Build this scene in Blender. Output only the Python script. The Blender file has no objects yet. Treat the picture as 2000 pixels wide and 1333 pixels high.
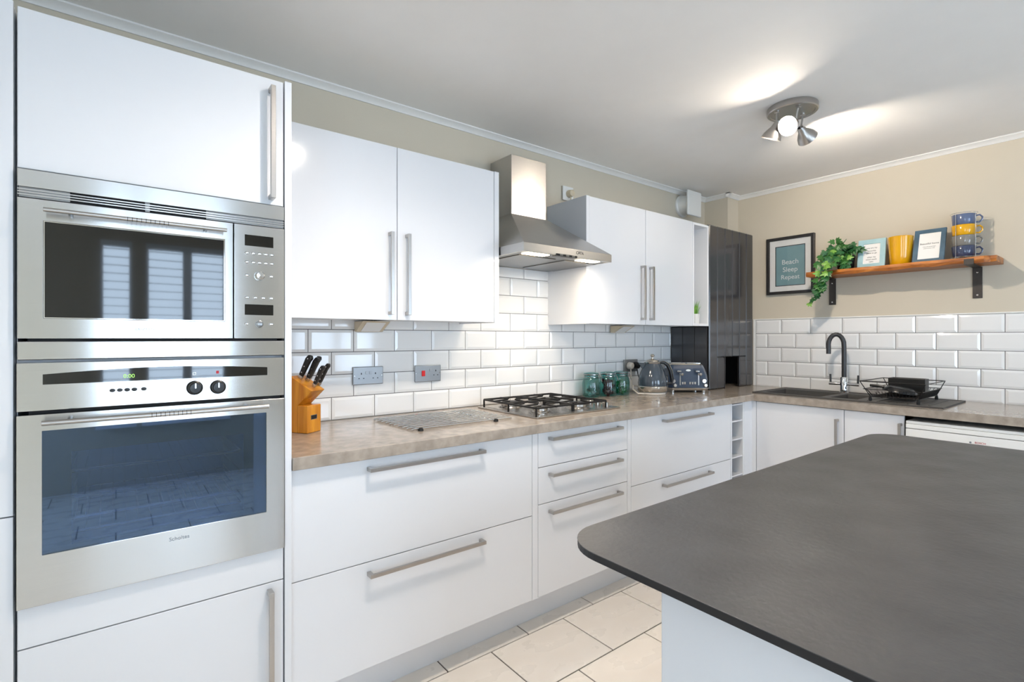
import bpy, math, random
from mathutils import Vector, Matrix
R = math.radians
random.seed(7)
scene = bpy.context.scene
col = scene.collection

# ------------------------------------------------------------------ camera, world, exposure
F_PX, YAW, V0 = 991.64, 0.908864, 660.45
XW, YB = 3.927, -4.6                      # face of the right-hand tiles, wall behind the camera
cam_d = bpy.data.cameras.new('camera'); cam = bpy.data.objects.new('camera', cam_d); col.objects.link(cam)
cam.location = (0.0, -2.288, 1.30)
cam.rotation_euler = (R(90), 0, YAW - R(90))
cam_d.sensor_width = 36.0; cam_d.lens = F_PX * 36.0 / 2000.0
cam_d.shift_y = (V0 - 666.5) / 2000.0
cam_d.clip_start = 0.01
scene.camera = cam
scene.view_settings.view_transform = 'Standard'; scene.view_settings.look = 'None'
scene.view_settings.gamma = 1.0; scene.view_settings.use_curve_mapping = False
scene.view_settings.exposure = 0.13
try:
    scene.cycles.sample_clamp_indirect = 6.0
    scene.cycles.caustics_reflective = False; scene.cycles.caustics_refractive = False
except Exception:
    pass
SKY = 11.3
world = bpy.data.worlds.new('sky'); scene.world = world; world.use_nodes = True
bg = world.node_tree.nodes['Background']; bg.inputs[0].default_value = (0.63, 0.80, 1.0, 1); bg.inputs[1].default_value = SKY
LAMP, HOOD = 2800.0, 2.0
WINDOWS = [(-0.11, 0.11), (0.21, 0.84), (1.75, 2.95)]
WZ0, WZ1 = 0.55, 2.15
SIDE = (-4.3, -3.25, 0.1, 2.1)               # unseen glazed doors added to the left-hand wall for fill light (y0, y1, z0, z1)
ld = bpy.data.lights.new('added_door_portal', 'AREA'); ld.shape = 'RECTANGLE'; ld.size = SIDE[3] - SIDE[2]; ld.size_y = SIDE[1] - SIDE[0]
ld.cycles.is_portal = True
lo = bpy.data.objects.new('added_door_portal', ld); col.objects.link(lo)
lo.location = (-1.69, (SIDE[0] + SIDE[1]) / 2, (SIDE[2] + SIDE[3]) / 2); lo.rotation_euler = (0, R(-90), 0)
for i, (a, b) in enumerate(WINDOWS):       # sky portals in the two windows behind the camera
    ld = bpy.data.lights.new('window_portal', 'AREA'); ld.shape = 'RECTANGLE'; ld.size = b - a; ld.size_y = WZ1 - WZ0
    ld.cycles.is_portal = True
    lo = bpy.data.objects.new('window_portal', ld); col.objects.link(lo)
    lo.location = ((a + b) / 2, YB - 0.10, (WZ0 + WZ1) / 2); lo.rotation_euler = (R(90), 0, 0)

# ------------------------------------------------------------------ helpers
def lin(h):
    h = h.lstrip('#'); o = []
    for i in (0, 2, 4):
        c = int(h[i:i+2], 16) / 255.0
        o.append(c / 12.92 if c <= 0.04045 else ((c + 0.055) / 1.055) ** 2.4)
    return o
MATS = {}
def mat(name, hexcol, rough=0.5, metal=0.0, var=0.06, vscale=8.0, bump=0.0, bscale=60.0, coat=0.0, stretch=None,
        aniso=0.0, emit=0.0, hex2=None, spec=0.5, rvar=0.0, detail=4.0):
    m = bpy.data.materials.new(name); m.use_nodes = True; nt = m.node_tree; p = nt.nodes['Principled BSDF']
    c = lin(hexcol)
    tc = nt.nodes.new('ShaderNodeTexCoord'); mp = nt.nodes.new('ShaderNodeMapping')
    nt.links.new(tc.outputs['Object'], mp.inputs[0])
    if stretch: mp.inputs['Scale'].default_value = stretch
    nz = nt.nodes.new('ShaderNodeTexNoise'); nz.inputs['Scale'].default_value = vscale; nz.inputs['Detail'].default_value = detail
    nt.links.new(mp.outputs[0], nz.inputs['Vector'])
    mx = nt.nodes.new('ShaderNodeMix'); mx.data_type = 'RGBA'
    c2 = lin(hex2) if hex2 else [min(1, k * (1 + var)) for k in c]
    c1 = c if hex2 else [k * (1 - var) for k in c]
    mx.inputs[6].default_value = (*c1, 1); mx.inputs[7].default_value = (*c2, 1)
    if hex2:
        rp = nt.nodes.new('ShaderNodeMapRange'); rp.inputs[1].default_value = 0.35; rp.inputs[2].default_value = 0.65
        nt.links.new(nz.outputs['Fac'], rp.inputs[0]); nt.links.new(rp.outputs[0], mx.inputs[0])
    else:
        nt.links.new(nz.outputs['Fac'], mx.inputs[0])
    nt.links.new(mx.outputs[2], p.inputs['Base Color'])
    p.inputs['Roughness'].default_value = rough; p.inputs['Metallic'].default_value = metal
    p.inputs['Specular IOR Level'].default_value = spec
    p.inputs['Coat Weight'].default_value = coat; p.inputs['Coat Roughness'].default_value = 0.06
    if rvar:
        mr = nt.nodes.new('ShaderNodeMapRange'); mr.inputs[3].default_value = max(0, rough - rvar); mr.inputs[4].default_value = rough + rvar
        nt.links.new(nz.outputs['Fac'], mr.inputs[0]); nt.links.new(mr.outputs[0], p.inputs['Roughness'])
    if aniso:
        p.inputs['Anisotropic'].default_value = aniso; p.inputs['Anisotropic Rotation'].default_value = 0.25
        tg = nt.nodes.new('ShaderNodeTangent'); tg.direction_type = 'RADIAL'; tg.axis = 'Z'
        nt.links.new(tg.outputs[0], p.inputs['Tangent'])
    if bump:
        n2 = nt.nodes.new('ShaderNodeTexNoise'); n2.inputs['Scale'].default_value = bscale
        nt.links.new(mp.outputs[0], n2.inputs['Vector'])
        bp = nt.nodes.new('ShaderNodeBump'); bp.inputs['Strength'].default_value = bump; bp.inputs['Distance'].default_value = 0.004
        nt.links.new(n2.outputs['Fac'], bp.inputs['Height']); nt.links.new(bp.outputs[0], p.inputs['Normal'])
    if emit:
        p.inputs['Emission Color'].default_value = (*c, 1); p.inputs['Emission Strength'].default_value = emit
    MATS[name] = m
    return m
def glassmat(name, hexcol, gloss=0.12, rough=0.02, edge=0.5, tint=(1, 1, 1)):
    m = bpy.data.materials.new(name); m.use_nodes = True; nt = m.node_tree; nt.nodes.remove(nt.nodes['Principled BSDF'])
    out = nt.nodes['Material Output']
    t = nt.nodes.new('ShaderNodeBsdfTransparent'); g = nt.nodes.new('ShaderNodeBsdfGlossy'); mx = nt.nodes.new('ShaderNodeMixShader')
    nz = nt.nodes.new('ShaderNodeTexNoise'); nz.inputs['Scale'].default_value = 5
    cm = nt.nodes.new('ShaderNodeMix'); cm.data_type = 'RGBA'; c = lin(hexcol)
    cm.inputs[6].default_value = (*[k * 0.94 for k in c], 1); cm.inputs[7].default_value = (*c, 1)
    nt.links.new(nz.outputs['Fac'], cm.inputs[0]); nt.links.new(cm.outputs[2], t.inputs[0])
    lw_ = nt.nodes.new('ShaderNodeLayerWeight'); lw = nt.nodes.new('ShaderNodeMath'); lw.operation = 'POWER'; lw.inputs[1].default_value = 3.5
    nt.links.new(lw_.outputs['Facing'], lw.inputs[0])
    ad = nt.nodes.new('ShaderNodeMath'); ad.operation = 'MULTIPLY_ADD'; ad.inputs[1].default_value = edge; ad.inputs[2].default_value = gloss
    nt.links.new(lw.outputs[0], ad.inputs[0]); nt.links.new(ad.outputs[0], mx.inputs[0])
    g.inputs['Roughness'].default_value = rough; g.inputs['Color'].default_value = (*tint, 1)
    nt.links.new(t.outputs[0], mx.inputs[1]); nt.links.new(g.outputs[0], mx.inputs[2]); nt.links.new(mx.outputs[0], out.inputs[0])
    MATS[name] = m
    return m
def woodmat(name, h1, h2, axis='X', scale=22.0, rough=0.45, dist=6.0, coat=0.2):
    m = bpy.data.materials.new(name); m.use_nodes = True; nt = m.node_tree; p = nt.nodes['Principled BSDF']
    tc = nt.nodes.new('ShaderNodeTexCoord'); mp = nt.nodes.new('ShaderNodeMapping'); nt.links.new(tc.outputs['Object'], mp.inputs[0])
    sc = {'X': (0.12, 1, 1), 'Y': (1, 0.12, 1), 'Z': (1, 1, 0.12)}[axis]; mp.inputs['Scale'].default_value = sc
    w = nt.nodes.new('ShaderNodeTexNoise'); w.inputs['Scale'].default_value = scale; w.inputs['Detail'].default_value = 8; w.inputs['Distortion'].default_value = dist * 0.2
    nt.links.new(mp.outputs[0], w.inputs['Vector'])
    rp = nt.nodes.new('ShaderNodeValToRGB'); rp.color_ramp.elements[0].position = 0.35; rp.color_ramp.elements[1].position = 0.66
    rp.color_ramp.elements[0].color = (*lin(h1), 1); rp.color_ramp.elements[1].color = (*lin(h2), 1)
    nt.links.new(w.outputs['Fac'], rp.inputs[0]); nt.links.new(rp.outputs[0], p.inputs['Base Color'])
    bp = nt.nodes.new('ShaderNodeBump'); bp.inputs['Strength'].default_value = 0.25; bp.inputs['Distance'].default_value = 0.003
    nt.links.new(w.outputs['Fac'], bp.inputs['Height']); nt.links.new(bp.outputs[0], p.inputs['Normal'])
    p.inputs['Roughness'].default_value = rough; p.inputs['Coat Weight'].default_value = coat
    MATS[name] = m
    return m

class MB:
    def __init__(s, M=None): s.v = []; s.f = []; s.M = M
    def add(s, vs, fs):
        o = len(s.v)
        for p in vs:
            p = Vector(p); s.v.append(s.M @ p if s.M else p)
        s.f += [tuple(i + o for i in f) for f in fs]; return s
    def box(s, x0, x1, y0, y1, z0, z1):
        x0, x1 = sorted((x0, x1)); y0, y1 = sorted((y0, y1)); z0, z1 = sorted((z0, z1))
        return s.add([(x0,y0,z0),(x1,y0,z0),(x1,y1,z0),(x0,y1,z0),(x0,y0,z1),(x1,y0,z1),(x1,y1,z1),(x0,y1,z1)],
                     [(0,3,2,1),(4,5,6,7),(0,1,5,4),(1,2,6,5),(2,3,7,6),(3,0,4,7)])
    def prism(s, poly, axis, a, b):
        def pt(p, t): return {'x': (t, p[0], p[1]), 'y': (p[0], t, p[1]), 'z': (p[0], p[1], t)}[axis]
        n = len(poly); vs = [pt(p, a) for p in poly] + [pt(p, b) for p in poly]
        fs = [tuple(range(n-1, -1, -1)), tuple(range(n, 2*n))] + [(i, (i+1) % n, n + (i+1) % n, n + i) for i in range(n)]
        return s.add(vs, fs)
    def ring(s, plane, o, i, a, b):
        """rectangular frame; o,i=(u0,u1,w0,w1); plane 'y' -> u=x,w=z ; 'x' -> u=y,w=z ; 'z' -> u=x,w=y"""
        def pt(u, w, t): return {'y': (u, t, w), 'x': (t, u, w), 'z': (u, w, t)}[plane]
        P = []
        for t in (a, b):
            for (u0, u1, w0, w1) in (o, i):
                P += [pt(u0,w0,t), pt(u1,w0,t), pt(u1,w1,t), pt(u0,w1,t)]
        fs = []
        for k in range(4):
            n = (k + 1) % 4
            fs += [(k, n, 4+n, 4+k), (8+k, 12+k, 12+n, 8+n), (k, 8+k, 8+n, n), (4+k, 4+n, 12+n, 12+k)]
        return s.add(P, fs)
    def tube(s, pts, r, n=8, closed=False, caps=True, rs=None):
        pts = [Vector(p) for p in pts]; N = len(pts); vs = []; fs = []
        up = None
        for i, p in enumerate(pts):
            if closed: d = pts[(i+1) % N] - pts[i-1]
            else: d = pts[min(i+1, N-1)] - pts[max(i-1, 0)]
            d.normalize()
            if up is None:
                up = Vector((0,0,1)) if abs(d.z) < 0.9 else Vector((1,0,0))
            a = (up - d * up.dot(d))
            if a.length < 1e-4: a = d.orthogonal()
            a.normalize(); b = d.cross(a); up = a
            rr = rs[i] if rs else r
            for k in range(n):
                t = 2 * math.pi * k / n; vs.append(p + a * math.cos(t) * rr + b * math.sin(t) * rr)
        m = N if closed else N - 1
        for i in range(m):
            j = (i + 1) % N
            for k in range(n):
                l = (k + 1) % n; fs.append((i*n+k, i*n+l, j*n+l, j*n+k))
        if caps and not closed:
            fs.append(tuple(range(n-1, -1, -1))); fs.append(tuple((N-1)*n + k for k in range(n)))
        return s.add(vs, fs)
    def cyl(s, p, q, r, r2=None, n=16): return s.tube([p, q], r, n, rs=[r, r if r2 is None else r2])
    def lathe(s, prof, c=(0,0,0), n=28, d=None, ell=(1,1)):
        c = Vector(c); q = Vector((0,0,1)).rotation_difference(Vector(d).normalized()).to_matrix() if d else Matrix.Identity(3)
        vs = []; fs = []
        for (r, z) in prof:
            for k in range(n):
                t = 2*math.pi*k/n; vs.append(c + q @ Vector((r*math.cos(t)*ell[0], r*math.sin(t)*ell[1], z)))
        for i in range(len(prof)-1):
            for k in range(n):
                l = (k+1) % n; fs.append((i*n+k, i*n+l, (i+1)*n+l, (i+1)*n+k))
        if prof[0][0] > 1e-5: fs.append(tuple(range(n-1, -1, -1)))
        if prof[-1][0] > 1e-5: fs.append(tuple((len(prof)-1)*n + k for k in range(n)))
        return s.add(vs, fs)
    def lathe_open(s, prof, c=(0,0,0), n=28, d=None):
        f0 = len(s.f); s.lathe(prof, c, n, d)
        k = (1 if prof[0][0] > 1e-5 else 0) + (1 if prof[-1][0] > 1e-5 else 0)
        if k: s.f = s.f[:-k]
        return s
    def grid(s, nx, ny, fn):
        vs = [fn(i/(nx-1), j/(ny-1)) for j in range(ny) for i in range(nx)]
        return s.add(vs, [(j*nx+i, j*nx+i+1, (j+1)*nx+i+1, (j+1)*nx+i) for j in range(ny-1) for i in range(nx-1)])

ORG = {}
def props(o, label=None, cat=None, group=None, kind=None):
    if label: o['label'] = label
    if cat: o['category'] = cat
    if group: o['group'] = group
    if kind: o['kind'] = kind
    return o
def place(o, w, parent):
    w = Vector(w); ORG[o] = w
    if parent: o.parent = parent; o.location = w - ORG[parent]
    else: o.location = w
def build(mb, name, m, parent=None, bevel=0.0, smooth=False, label=None, cat=None, group=None, kind=None, seg=2, ang=35):
    vs = mb.v
    lo = Vector([min(v[i] for v in vs) for i in range(3)]); hi = Vector([max(v[i] for v in vs) for i in range(3)])
    c = Vector(((lo.x+hi.x)/2, (lo.y+hi.y)/2, lo.z if parent is None else (lo.z+hi.z)/2))
    me = bpy.data.meshes.new(name); me.from_pydata([tuple(v - c) for v in vs], [], mb.f); me.update()
    import bmesh
    bm = bmesh.new(); bm.from_mesh(me); bmesh.ops.recalc_face_normals(bm, faces=bm.faces); bm.to_mesh(me); bm.free()
    me.materials.append(MATS[m] if isinstance(m, str) else m)
    if smooth:
        for p in me.polygons: p.use_smooth = True
        me.set_sharp_from_angle(angle=R(ang))
    o = bpy.data.objects.new(name, me); col.objects.link(o); place(o, c, parent)
    if bevel:
        b = o.modifiers.new('bevel', 'BEVEL'); b.width = bevel; b.segments = seg; b.limit_method = 'ANGLE'; b.angle_limit = R(40)
        b.use_clamp_overlap = True
    return props(o, label, cat, group, kind)
def thing(name, label, cat, loc, group=None, kind=None):
    o = bpy.data.objects.new(name, None); o.empty_display_size = 0.05; col.objects.link(o); place(o, loc, None)
    return props(o, label, cat, group, kind)
def dup(o, parent, w):
    c = o.copy(); col.objects.link(c); place(c, w, parent); return c
def copy_tree(root, delta, label=None):
    delta = Vector(delta)
    def rec(o, par):
        c = o.copy(); col.objects.link(c); place(c, ORG[o] + delta, par)
        for k in list(KIDS(o)): rec(k, c)
        return c
    c = rec(root, None)
    if label: c['label'] = label
    return c
def KIDS(o): return [k for k in ORG if k.parent == o]
def text(s, name, m, parent, w, size, rot, extrude=0.0004, align='CENTER'):
    cu = bpy.data.curves.new(name, 'FONT'); cu.body = s; cu.size = size; cu.extrude = extrude; cu.align_x = align; cu.align_y = 'CENTER'
    tmp = bpy.data.objects.new(name, cu); col.objects.link(tmp)
    me = bpy.data.meshes.new_from_object(tmp.evaluated_get(bpy.context.evaluated_depsgraph_get()))
    bpy.data.objects.remove(tmp); me.materials.clear(); me.materials.append(MATS[m])
    o = bpy.data.objects.new(name, me); col.objects.link(o); o.rotation_euler = rot; place(o, w, parent); return o
ROT_Y = (R(90), 0, 0)             # lettering on a face that looks toward -y
ROT_X = (R(90), 0, R(-90))        # lettering on a face that looks toward -x

# ------------------------------------------------------------------ materials
mat('ceiling_paint', 'faf7f3', 0.8, var=0.02, bump=0.03, bscale=120)
mat('wall_paint', 'd3c9b6', 0.8, var=0.02, bump=0.05, bscale=150)
mat('cornice_paint', 'f0eeea', 0.5, var=0.02)
mat('tile_glaze', 'f3f2f0', 0.09, var=0.02, vscale=3, coat=0.3, bump=0.02, bscale=14)
mat('grout', '6a6866', 0.9, var=0.15, vscale=40)
mat('floor_tile', 'f7efe5', 0.28, hex2='f4ebe0', vscale=5, stretch=(1, 2, 1), rvar=0.06)
mat('floor_grout', '3a2f27', 0.9, var=0.15, vscale=40)
mat('white_gloss', 'e5e6e9', 0.13, var=0.012, vscale=2, coat=0.4)
mat('white_matt', 'eeeeef', 0.4, var=0.02, vscale=3)
mat('white_plastic', 'efeeea', 0.35, var=0.02)
mat('nickel', 'b6b2ae', 0.3, 1.0, var=0.05, vscale=40, stretch=(1, 1, 12))
mat('steel', 'c9c8c6', 0.2, 1.0, var=0.05, vscale=30, stretch=(0.3, 1, 14), aniso=0.9)
mat('steel_satin', 'bdbbb8', 0.34, 1.0, var=0.05, vscale=30, stretch=(0.3, 1, 14), aniso=0.6)
mat('steel_dark', '8d8c8a', 0.3, 1.0, var=0.06, vscale=30)
mat('chrome', 'dcdcdc', 0.06, 1.0, var=0.02)
mat('black_glass', '050506', 0.03, var=0.1, spec=0.7, coat=0.2)
glassmat('oven_glass', 'a9bedc', 0.15, 0.02, 0.5, (0.55, 0.75, 1.0))
glassmat('clear_glass', 'fefefe', 0.015, 0.01, 0.45)
glassmat('green_glass', 'a8dcd8', 0.07, 0.02, 0.7)
mat('cavity', '8d9bb0', 0.35, 0.2, var=0.15, vscale=6)
mat('black_plastic', '161616', 0.32, var=0.1)
mat('dark_gap', '0c0c0d', 0.7, var=0.1)
mat('worktop', 'aea295', 0.2, hex2='968b80', vscale=26, detail=10, coat=0.15, rvar=0.05)
mat('slate', '4d4d4e', 0.42, hex2='424243', vscale=7, detail=12, bump=0.25, bscale=70, rvar=0.06)
mat('slate_edge', '1c1c1f', 0.5, var=0.1)
mat('boiler_paint', '3a393b', 0.16, var=0.06, vscale=6, coat=0.2)
woodmat('shelf_wood', '7a3d10', 'c87a2c', 'Y', 30, 0.5, 7)
woodmat('block_wood', 'b56a10', 'e09a2c', 'Z', 26, 0.35, 3, 0.3)
mat('iron', '4b4744', 0.5, 0.7, var=0.15, vscale=30, bump=0.1)
mat('cast_iron', '1c1a1a', 0.45, 0.3, var=0.15)
mat('hob_steel', 'b8b2ab', 0.22, 1.0, var=0.05)
mat('socket_steel', 'a0a2a4', 0.42, 1.0, var=0.05, vscale=20, stretch=(0.3, 1, 8))
mat('red', 'c81818', 0.35, emit=0.3)
mat('lamp_glow', 'fff0de', 0.5, emit=LAMP)
mat('lamp_glow_soft', 'fff0de', 0.5, emit=LAMP*0.35)
mat('lamp_glow_down', 'fff2e4', 0.5, emit=LAMP*0.70)
mat('hood_glow', 'ffe9c8', 0.5, emit=9.0)
mat('clock_green', '9fe060', 0.5, emit=0.7)
mat('letter_dark', '3a3a3c', 0.5)
mat('letter_grey', '8f9399', 0.4, 0.6)
mat('letter_red', 'b3202c', 0.5)
mat('letter_white', 'e9efee', 0.6)
mat('print_teal', '7fa3aa', 0.5, var=0.05)
mat('paper', 'f2f1ee', 0.6, var=0.01)
mat('frame_black', '2a2827', 0.35, var=0.1)
mat('frame_pale', 'a9cdd3', 0.45, hex2='9cc2c9', vscale=12)
mat('frame_navy', '44667c', 0.45, hex2='37566b', vscale=12)
mat('yellow_glaze', 'e2a70c', 0.16, var=0.06, vscale=20, coat=0.4, bump=0.25, bscale=30)
mat('blue_glaze', '5c6a8a', 0.16, var=0.1, vscale=30, coat=0.4, bump=0.2, bscale=60)
mat('grey_glaze', '7d7a74', 0.16, var=0.12, vscale=30, coat=0.4, bump=0.2, bscale=60)
mat('navy_glaze', '3c4560', 0.16, var=0.1, vscale=30, coat=0.4, bump=0.2, bscale=60)
mat('leaf_green', '2a5f2c', 0.35, hex2='427a30', vscale=25)
mat('leaf_dark', '1f4a2c', 0.35, hex2='34703a', vscale=25)
mat('leaf_light', '5b9434', 0.4, hex2='8db552', vscale=25)
mat('stem', '6a7a35', 0.6)
mat('pot_black', '15171b', 0.25)
mat('pot_white', 'e5e2dd', 0.45)
mat('grass_green', '5f9a2c', 0.5, hex2='8cc04a', vscale=30)
mat('kettle_paint', '3f4a55', 0.12, var=0.05, coat=0.6)
mat('toaster_paint', '3c4a5e', 0.12, var=0.05, coat=0.6)
mat('cream_trim', 'd2cbc0', 0.18, 0.85, var=0.04)
mat('cable_white', 'e6ddd0', 0.5)
mat('pods_red', '6d1020', 0.35, hex2='2a0a12', vscale=30)
mat('pods_green', '1f8a4a', 0.35, hex2='0f5a3a', vscale=30)
mat('pods_dark', '101216', 0.35, hex2='d5dde0', vscale=24)
mat('sink_stone', '4a4846', 0.55, var=0.15, vscale=90, bump=0.1, bscale=200)
mat('tap_black', '3e3e40', 0.35, 0.4, var=0.05)
mat('beige_plastic', 'd8c8ab', 0.4)
mat('window_paint', 'eef0f2', 0.5)
mat('rubber', '111111', 0.7)

# ------------------------------------------------------------------ room shell
CZ = 2.43
floor = build(MB().box(-1.6, XW+0.1, YB, 0.02, -0.10, -0.004), 'floor', 'floor_grout', kind='structure', label='cream floor of large tiles laid in running bond')
ceiling = build(MB().box(-1.6, XW+0.1, YB, 0.02, CZ, CZ+0.1), 'ceiling', 'ceiling_paint', kind='structure', label='pale grey painted ceiling')
wall_back = build(MB().box(-1.6, XW+0.1, 0.008, 0.10, -0.1, CZ), 'wall_back', 'wall_paint', kind='structure', label='long painted wall behind the hob')
wall_right = build(MB().box(XW+0.008, XW+0.10, YB, 0.008, -0.1, CZ), 'wall_right', 'wall_paint', kind='structure', label='beige painted wall above the sink')
wall_left = build(MB().box(-1.7, -1.6, YB-0.12, SIDE[0], -0.1, CZ).box(-1.7, -1.6, SIDE[1], 0.10, -0.1, CZ).box(-1.7, -1.6, SIDE[0], SIDE[1], -0.1, SIDE[2]).box(-1.7, -1.6, SIDE[0], SIDE[1], SIDE[3], CZ), 'wall_left', 'wall_paint', kind='structure', label='painted side wall beyond the tall cabinets')
mb = MB(); xs = [-1.6] + [k for w in WINDOWS for k in w] + [XW+0.1]
mb.box(-1.6, XW+0.1, YB-0.12, YB, -0.1, WZ0); mb.box(-1.6, XW+0.1, YB-0.12, YB, WZ1, CZ)
for k in range(0, len(xs), 2): mb.box(xs[k], xs[k+1], YB-0.12, YB, WZ0, WZ1)
wall_front = build(mb, 'wall_front', 'wall_paint', kind='structure', label='painted wall with three shuttered windows')
for i, (a, b) in enumerate(WINDOWS):
    w = thing('window_%d' % (i+1), ('narrow white shuttered window', 'white shuttered window opposite the oven', 'wide white shuttered window behind the island')[i], 'window', ((a+b)/2, YB, WZ0), kind='structure')
    del w['category']
    xm = (a+b)/2; e = 0.05 if b-a > 1 else 0.02; hm = 0.035 if b-a > 0.5 else 0.0
    fr = MB().ring('y', (a, b, WZ0, WZ1), (a+e, b-e, WZ0+0.05, WZ1-0.05), YB-0.06, YB)
    if hm: fr.box(xm-hm, xm+hm, YB-0.06, YB, WZ0+0.05, WZ1-0.05)
    build(fr, 'window_frame', 'window_paint', w)
    build(MB().box(a+e, b-e, YB-0.09, YB-0.085, WZ0+0.05, WZ1-0.05), 'pane', 'clear_glass', w)
    build(MB().box(a-0.03, b+0.03, YB-0.02, YB+0.06, WZ0-0.03, WZ0), 'window_sill', 'window_paint', w)
    for (p, q) in (((a+e, xm-hm), (xm+hm, b-e)) if hm else ((a+e, b-e),)):
        first = None
        for k in range(21):
            z = WZ0 + 0.10 + k * 0.0715
            if first is None:
                s0 = MB().prism([(YB-0.055, z-0.001), (YB-0.055, z+0.003), (YB-0.005, z+0.003), (YB-0.005, z-0.001)], 'x', p, q)
                first = build(s0, 'slat', 'window_paint', w); zf = ORG[first].copy()
            else:
                dup(first, w, zf + Vector((0, 0, k * 0.0715)))
d3 = thing('added_door_1', 'added white glazed doors in the side wall for fill light', 'door', (-1.65, (SIDE[0]+SIDE[1])/2, SIDE[2]), kind='structure')  # out of view, added to let fill daylight in from the left
del d3['category']
ym = (SIDE[0]+SIDE[1])/2
build(MB().ring('x', SIDE, (SIDE[0]+0.07, SIDE[1]-0.07, SIDE[2]+0.1, SIDE[3]-0.07), -1.69, -1.63).box(-1.69, -1.63, ym-0.06, ym+0.06, SIDE[2]+0.1, SIDE[3]-0.07), 'added_door_frame', 'window_paint', d3)
build(MB().box(-1.663, -1.657, SIDE[0]+0.07, ym-0.06, SIDE[2]+0.1, SIDE[3]-0.07), 'pane', 'clear_glass', d3)
build(MB().box(-1.663, -1.657, ym+0.06, SIDE[1]-0.07, SIDE[2]+0.1, SIDE[3]-0.07), 'pane', 'clear_glass', d3)
# cornice and corner boxing
prof = [(0.0, -0.028), (-0.006, -0.028), (-0.010, -0.020), (-0.024, -0.010), (-0.034, -0.006), (-0.034, 0.0), (0.0, 0.0)]
build(MB().prism([(0.008+a, CZ+b) for a, b in prof], 'x', -1.6, 3.777), 'trim_1', 'cornice_paint', kind='structure', label='white cornice along the hob wall', smooth=True, ang=50)
build(MB().prism([(XW+0.008+a, CZ+b) for a, b in prof], 'y', YB, -0.187), 'trim_2', 'cornice_paint', kind='structure', label='white cornice along the shelf wall', smooth=True, ang=50)
build(MB().prism([(3.777+a, CZ+b) for a, b in prof], 'y', -0.19-0.034, 0.008), 'trim_3', 'cornice_paint', kind='structure', label='short cornice on the boxing side', smooth=True, ang=50)
build(MB().prism([(-0.19+a, CZ+b) for a, b in prof], 'x', 3.777-0.034, XW+0.008), 'trim_4', 'cornice_paint', kind='structure', label='short cornice on the boxing front', smooth=True, ang=50)
build(MB().box(3.777, XW+0.008, -0.19, 0.008, 2.0, CZ), 'wall_boxing', 'wall_paint', kind='structure', label='painted pipe boxing in the ceiling corner')

# floor tiles
TW, TD, G = 0.4085, 0.302, 0.006
ft = None
rows = [(-0.276 - k*TD) for k in range(15)]
for k, yb in enumerate(rows):
    y1 = yb; y0 = max(yb - TD, YB)
    off = 1.223 if k % 2 else 1.427
    n = int((off + 1.6) / TW) + 1
    for j in range(-n, 8):
        x0 = max(off + j*TW, -1.6); x1 = min(off + (j+1)*TW, XW)
        if x1 - x0 < 0.03 or y1 - y0 < 0.03: continue
        full = abs(x1-x0-TW) < 1e-4 and abs(y1-y0-TD) < 1e-4
        c = Vector(((x0+x1)/2, (y0+y1)/2, -0.002))
        if full and ft is not None:
            dup(ft, floor, c)
        else:
            o = build(MB().box(x0+G/2, x1-G/2, y0+G/2, y1-G/2, -0.004, 0.0), 'tile', 'floor_tile', floor)
            if full: ft = o
# wall tiles
def metro(u0, u1, w0, w1):
    """a bevel-edged tile in (u,w); depth 0..8 mm"""
    b = 0.013; bu = min(b, (u1-u0)*0.3); bw = min(b, (w1-w0)*0.3)
    o = [(u0,w0),(u1,w0),(u1,w1),(u0,w1)]; i = [(u0+bu,w0+bw),(u1-bu,w0+bw),(u1-bu,w1-bw),(u0+bu,w1-bw)]
    pts = [(*p, 0.0) for p in o] + [(*p, 0.0042) for p in o] + [(*p, 0.0082) for p in i]
    fs = [(3,2,1,0), (8,9,10,11)]
    for k in range(4):
        n = (k+1) % 4; fs += [(k,n,4+n,4+k), (4+k,4+n,8+n,8+k)]
    return pts, fs
TP = 0.2025; g = 0.0016
def wall_tile(parent, axis, u0, u1, w0, w1, cache, off):
    full = abs(u1-u0-TP) < 1e-4
    key = round(w1-w0, 4)
    um, wm = (u0+u1)/2, (w0+w1)/2
    tilt = 0
    if full and key in cache:
        src, s_um, s_wm = cache[key]
        d = (um - s_um); e = wm - s_wm
        o = dup(src, parent, ORG[src] + (Vector((d, 0, e)) if axis == 'y' else Vector((0, d, e))))
    else:
        pts, fs = metro(u0+g, u1-g, w0+g, w1-g)
        if axis == 'y': vs = [(u, 0.008 - t, w) for u, w, t in pts]
        else: vs = [(XW + 0.008 - t, u, w) for u, w, t in pts]
        o = build(MB().add(vs, fs), 'tile', 'tile_glaze', parent)
        if full: cache[key] = (o, um, wm)
    o.rotation_euler[2 if axis == 'y' else 2] = random.uniform(-0.004, 0.004)
    o.rotation_euler[0 if axis == 'y' else 1] = random.uniform(-0.006, 0.006)
cache = {}
gm = MB()
RP = 0.1017
for k in range(9):
    z0 = 0.931 + k*RP; z1 = z0 + RP
    spans = [(0.428, 3.309)] if k < 4 else ([(0.428, 3.309)] if k == 4 else [(1.40, 2.10)])
    if k == 8: z1 = 1.80
    for (sa, sb) in spans:
        gm.box(sa, sb, 0.0045, 0.009, z0, z1)
        base = 0.6589 + (0 if k % 2 else TP/2)
        j0 = math.floor((sa - base)/TP)
        for j in range(j0, j0 + 20):
            a = max(sa, base + j*TP); b = min(sb, base + (j+1)*TP)
            if b - a > 0.015: wall_tile(wall_back, 'y', a, b, z0, z1, cache, 0)
build(gm, 'grout_bed', 'grout', wall_back)
cache = {}; gm = MB()
rz = [0.925, 1.015, 1.1205, 1.226, 1.3315, 1.437]
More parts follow.
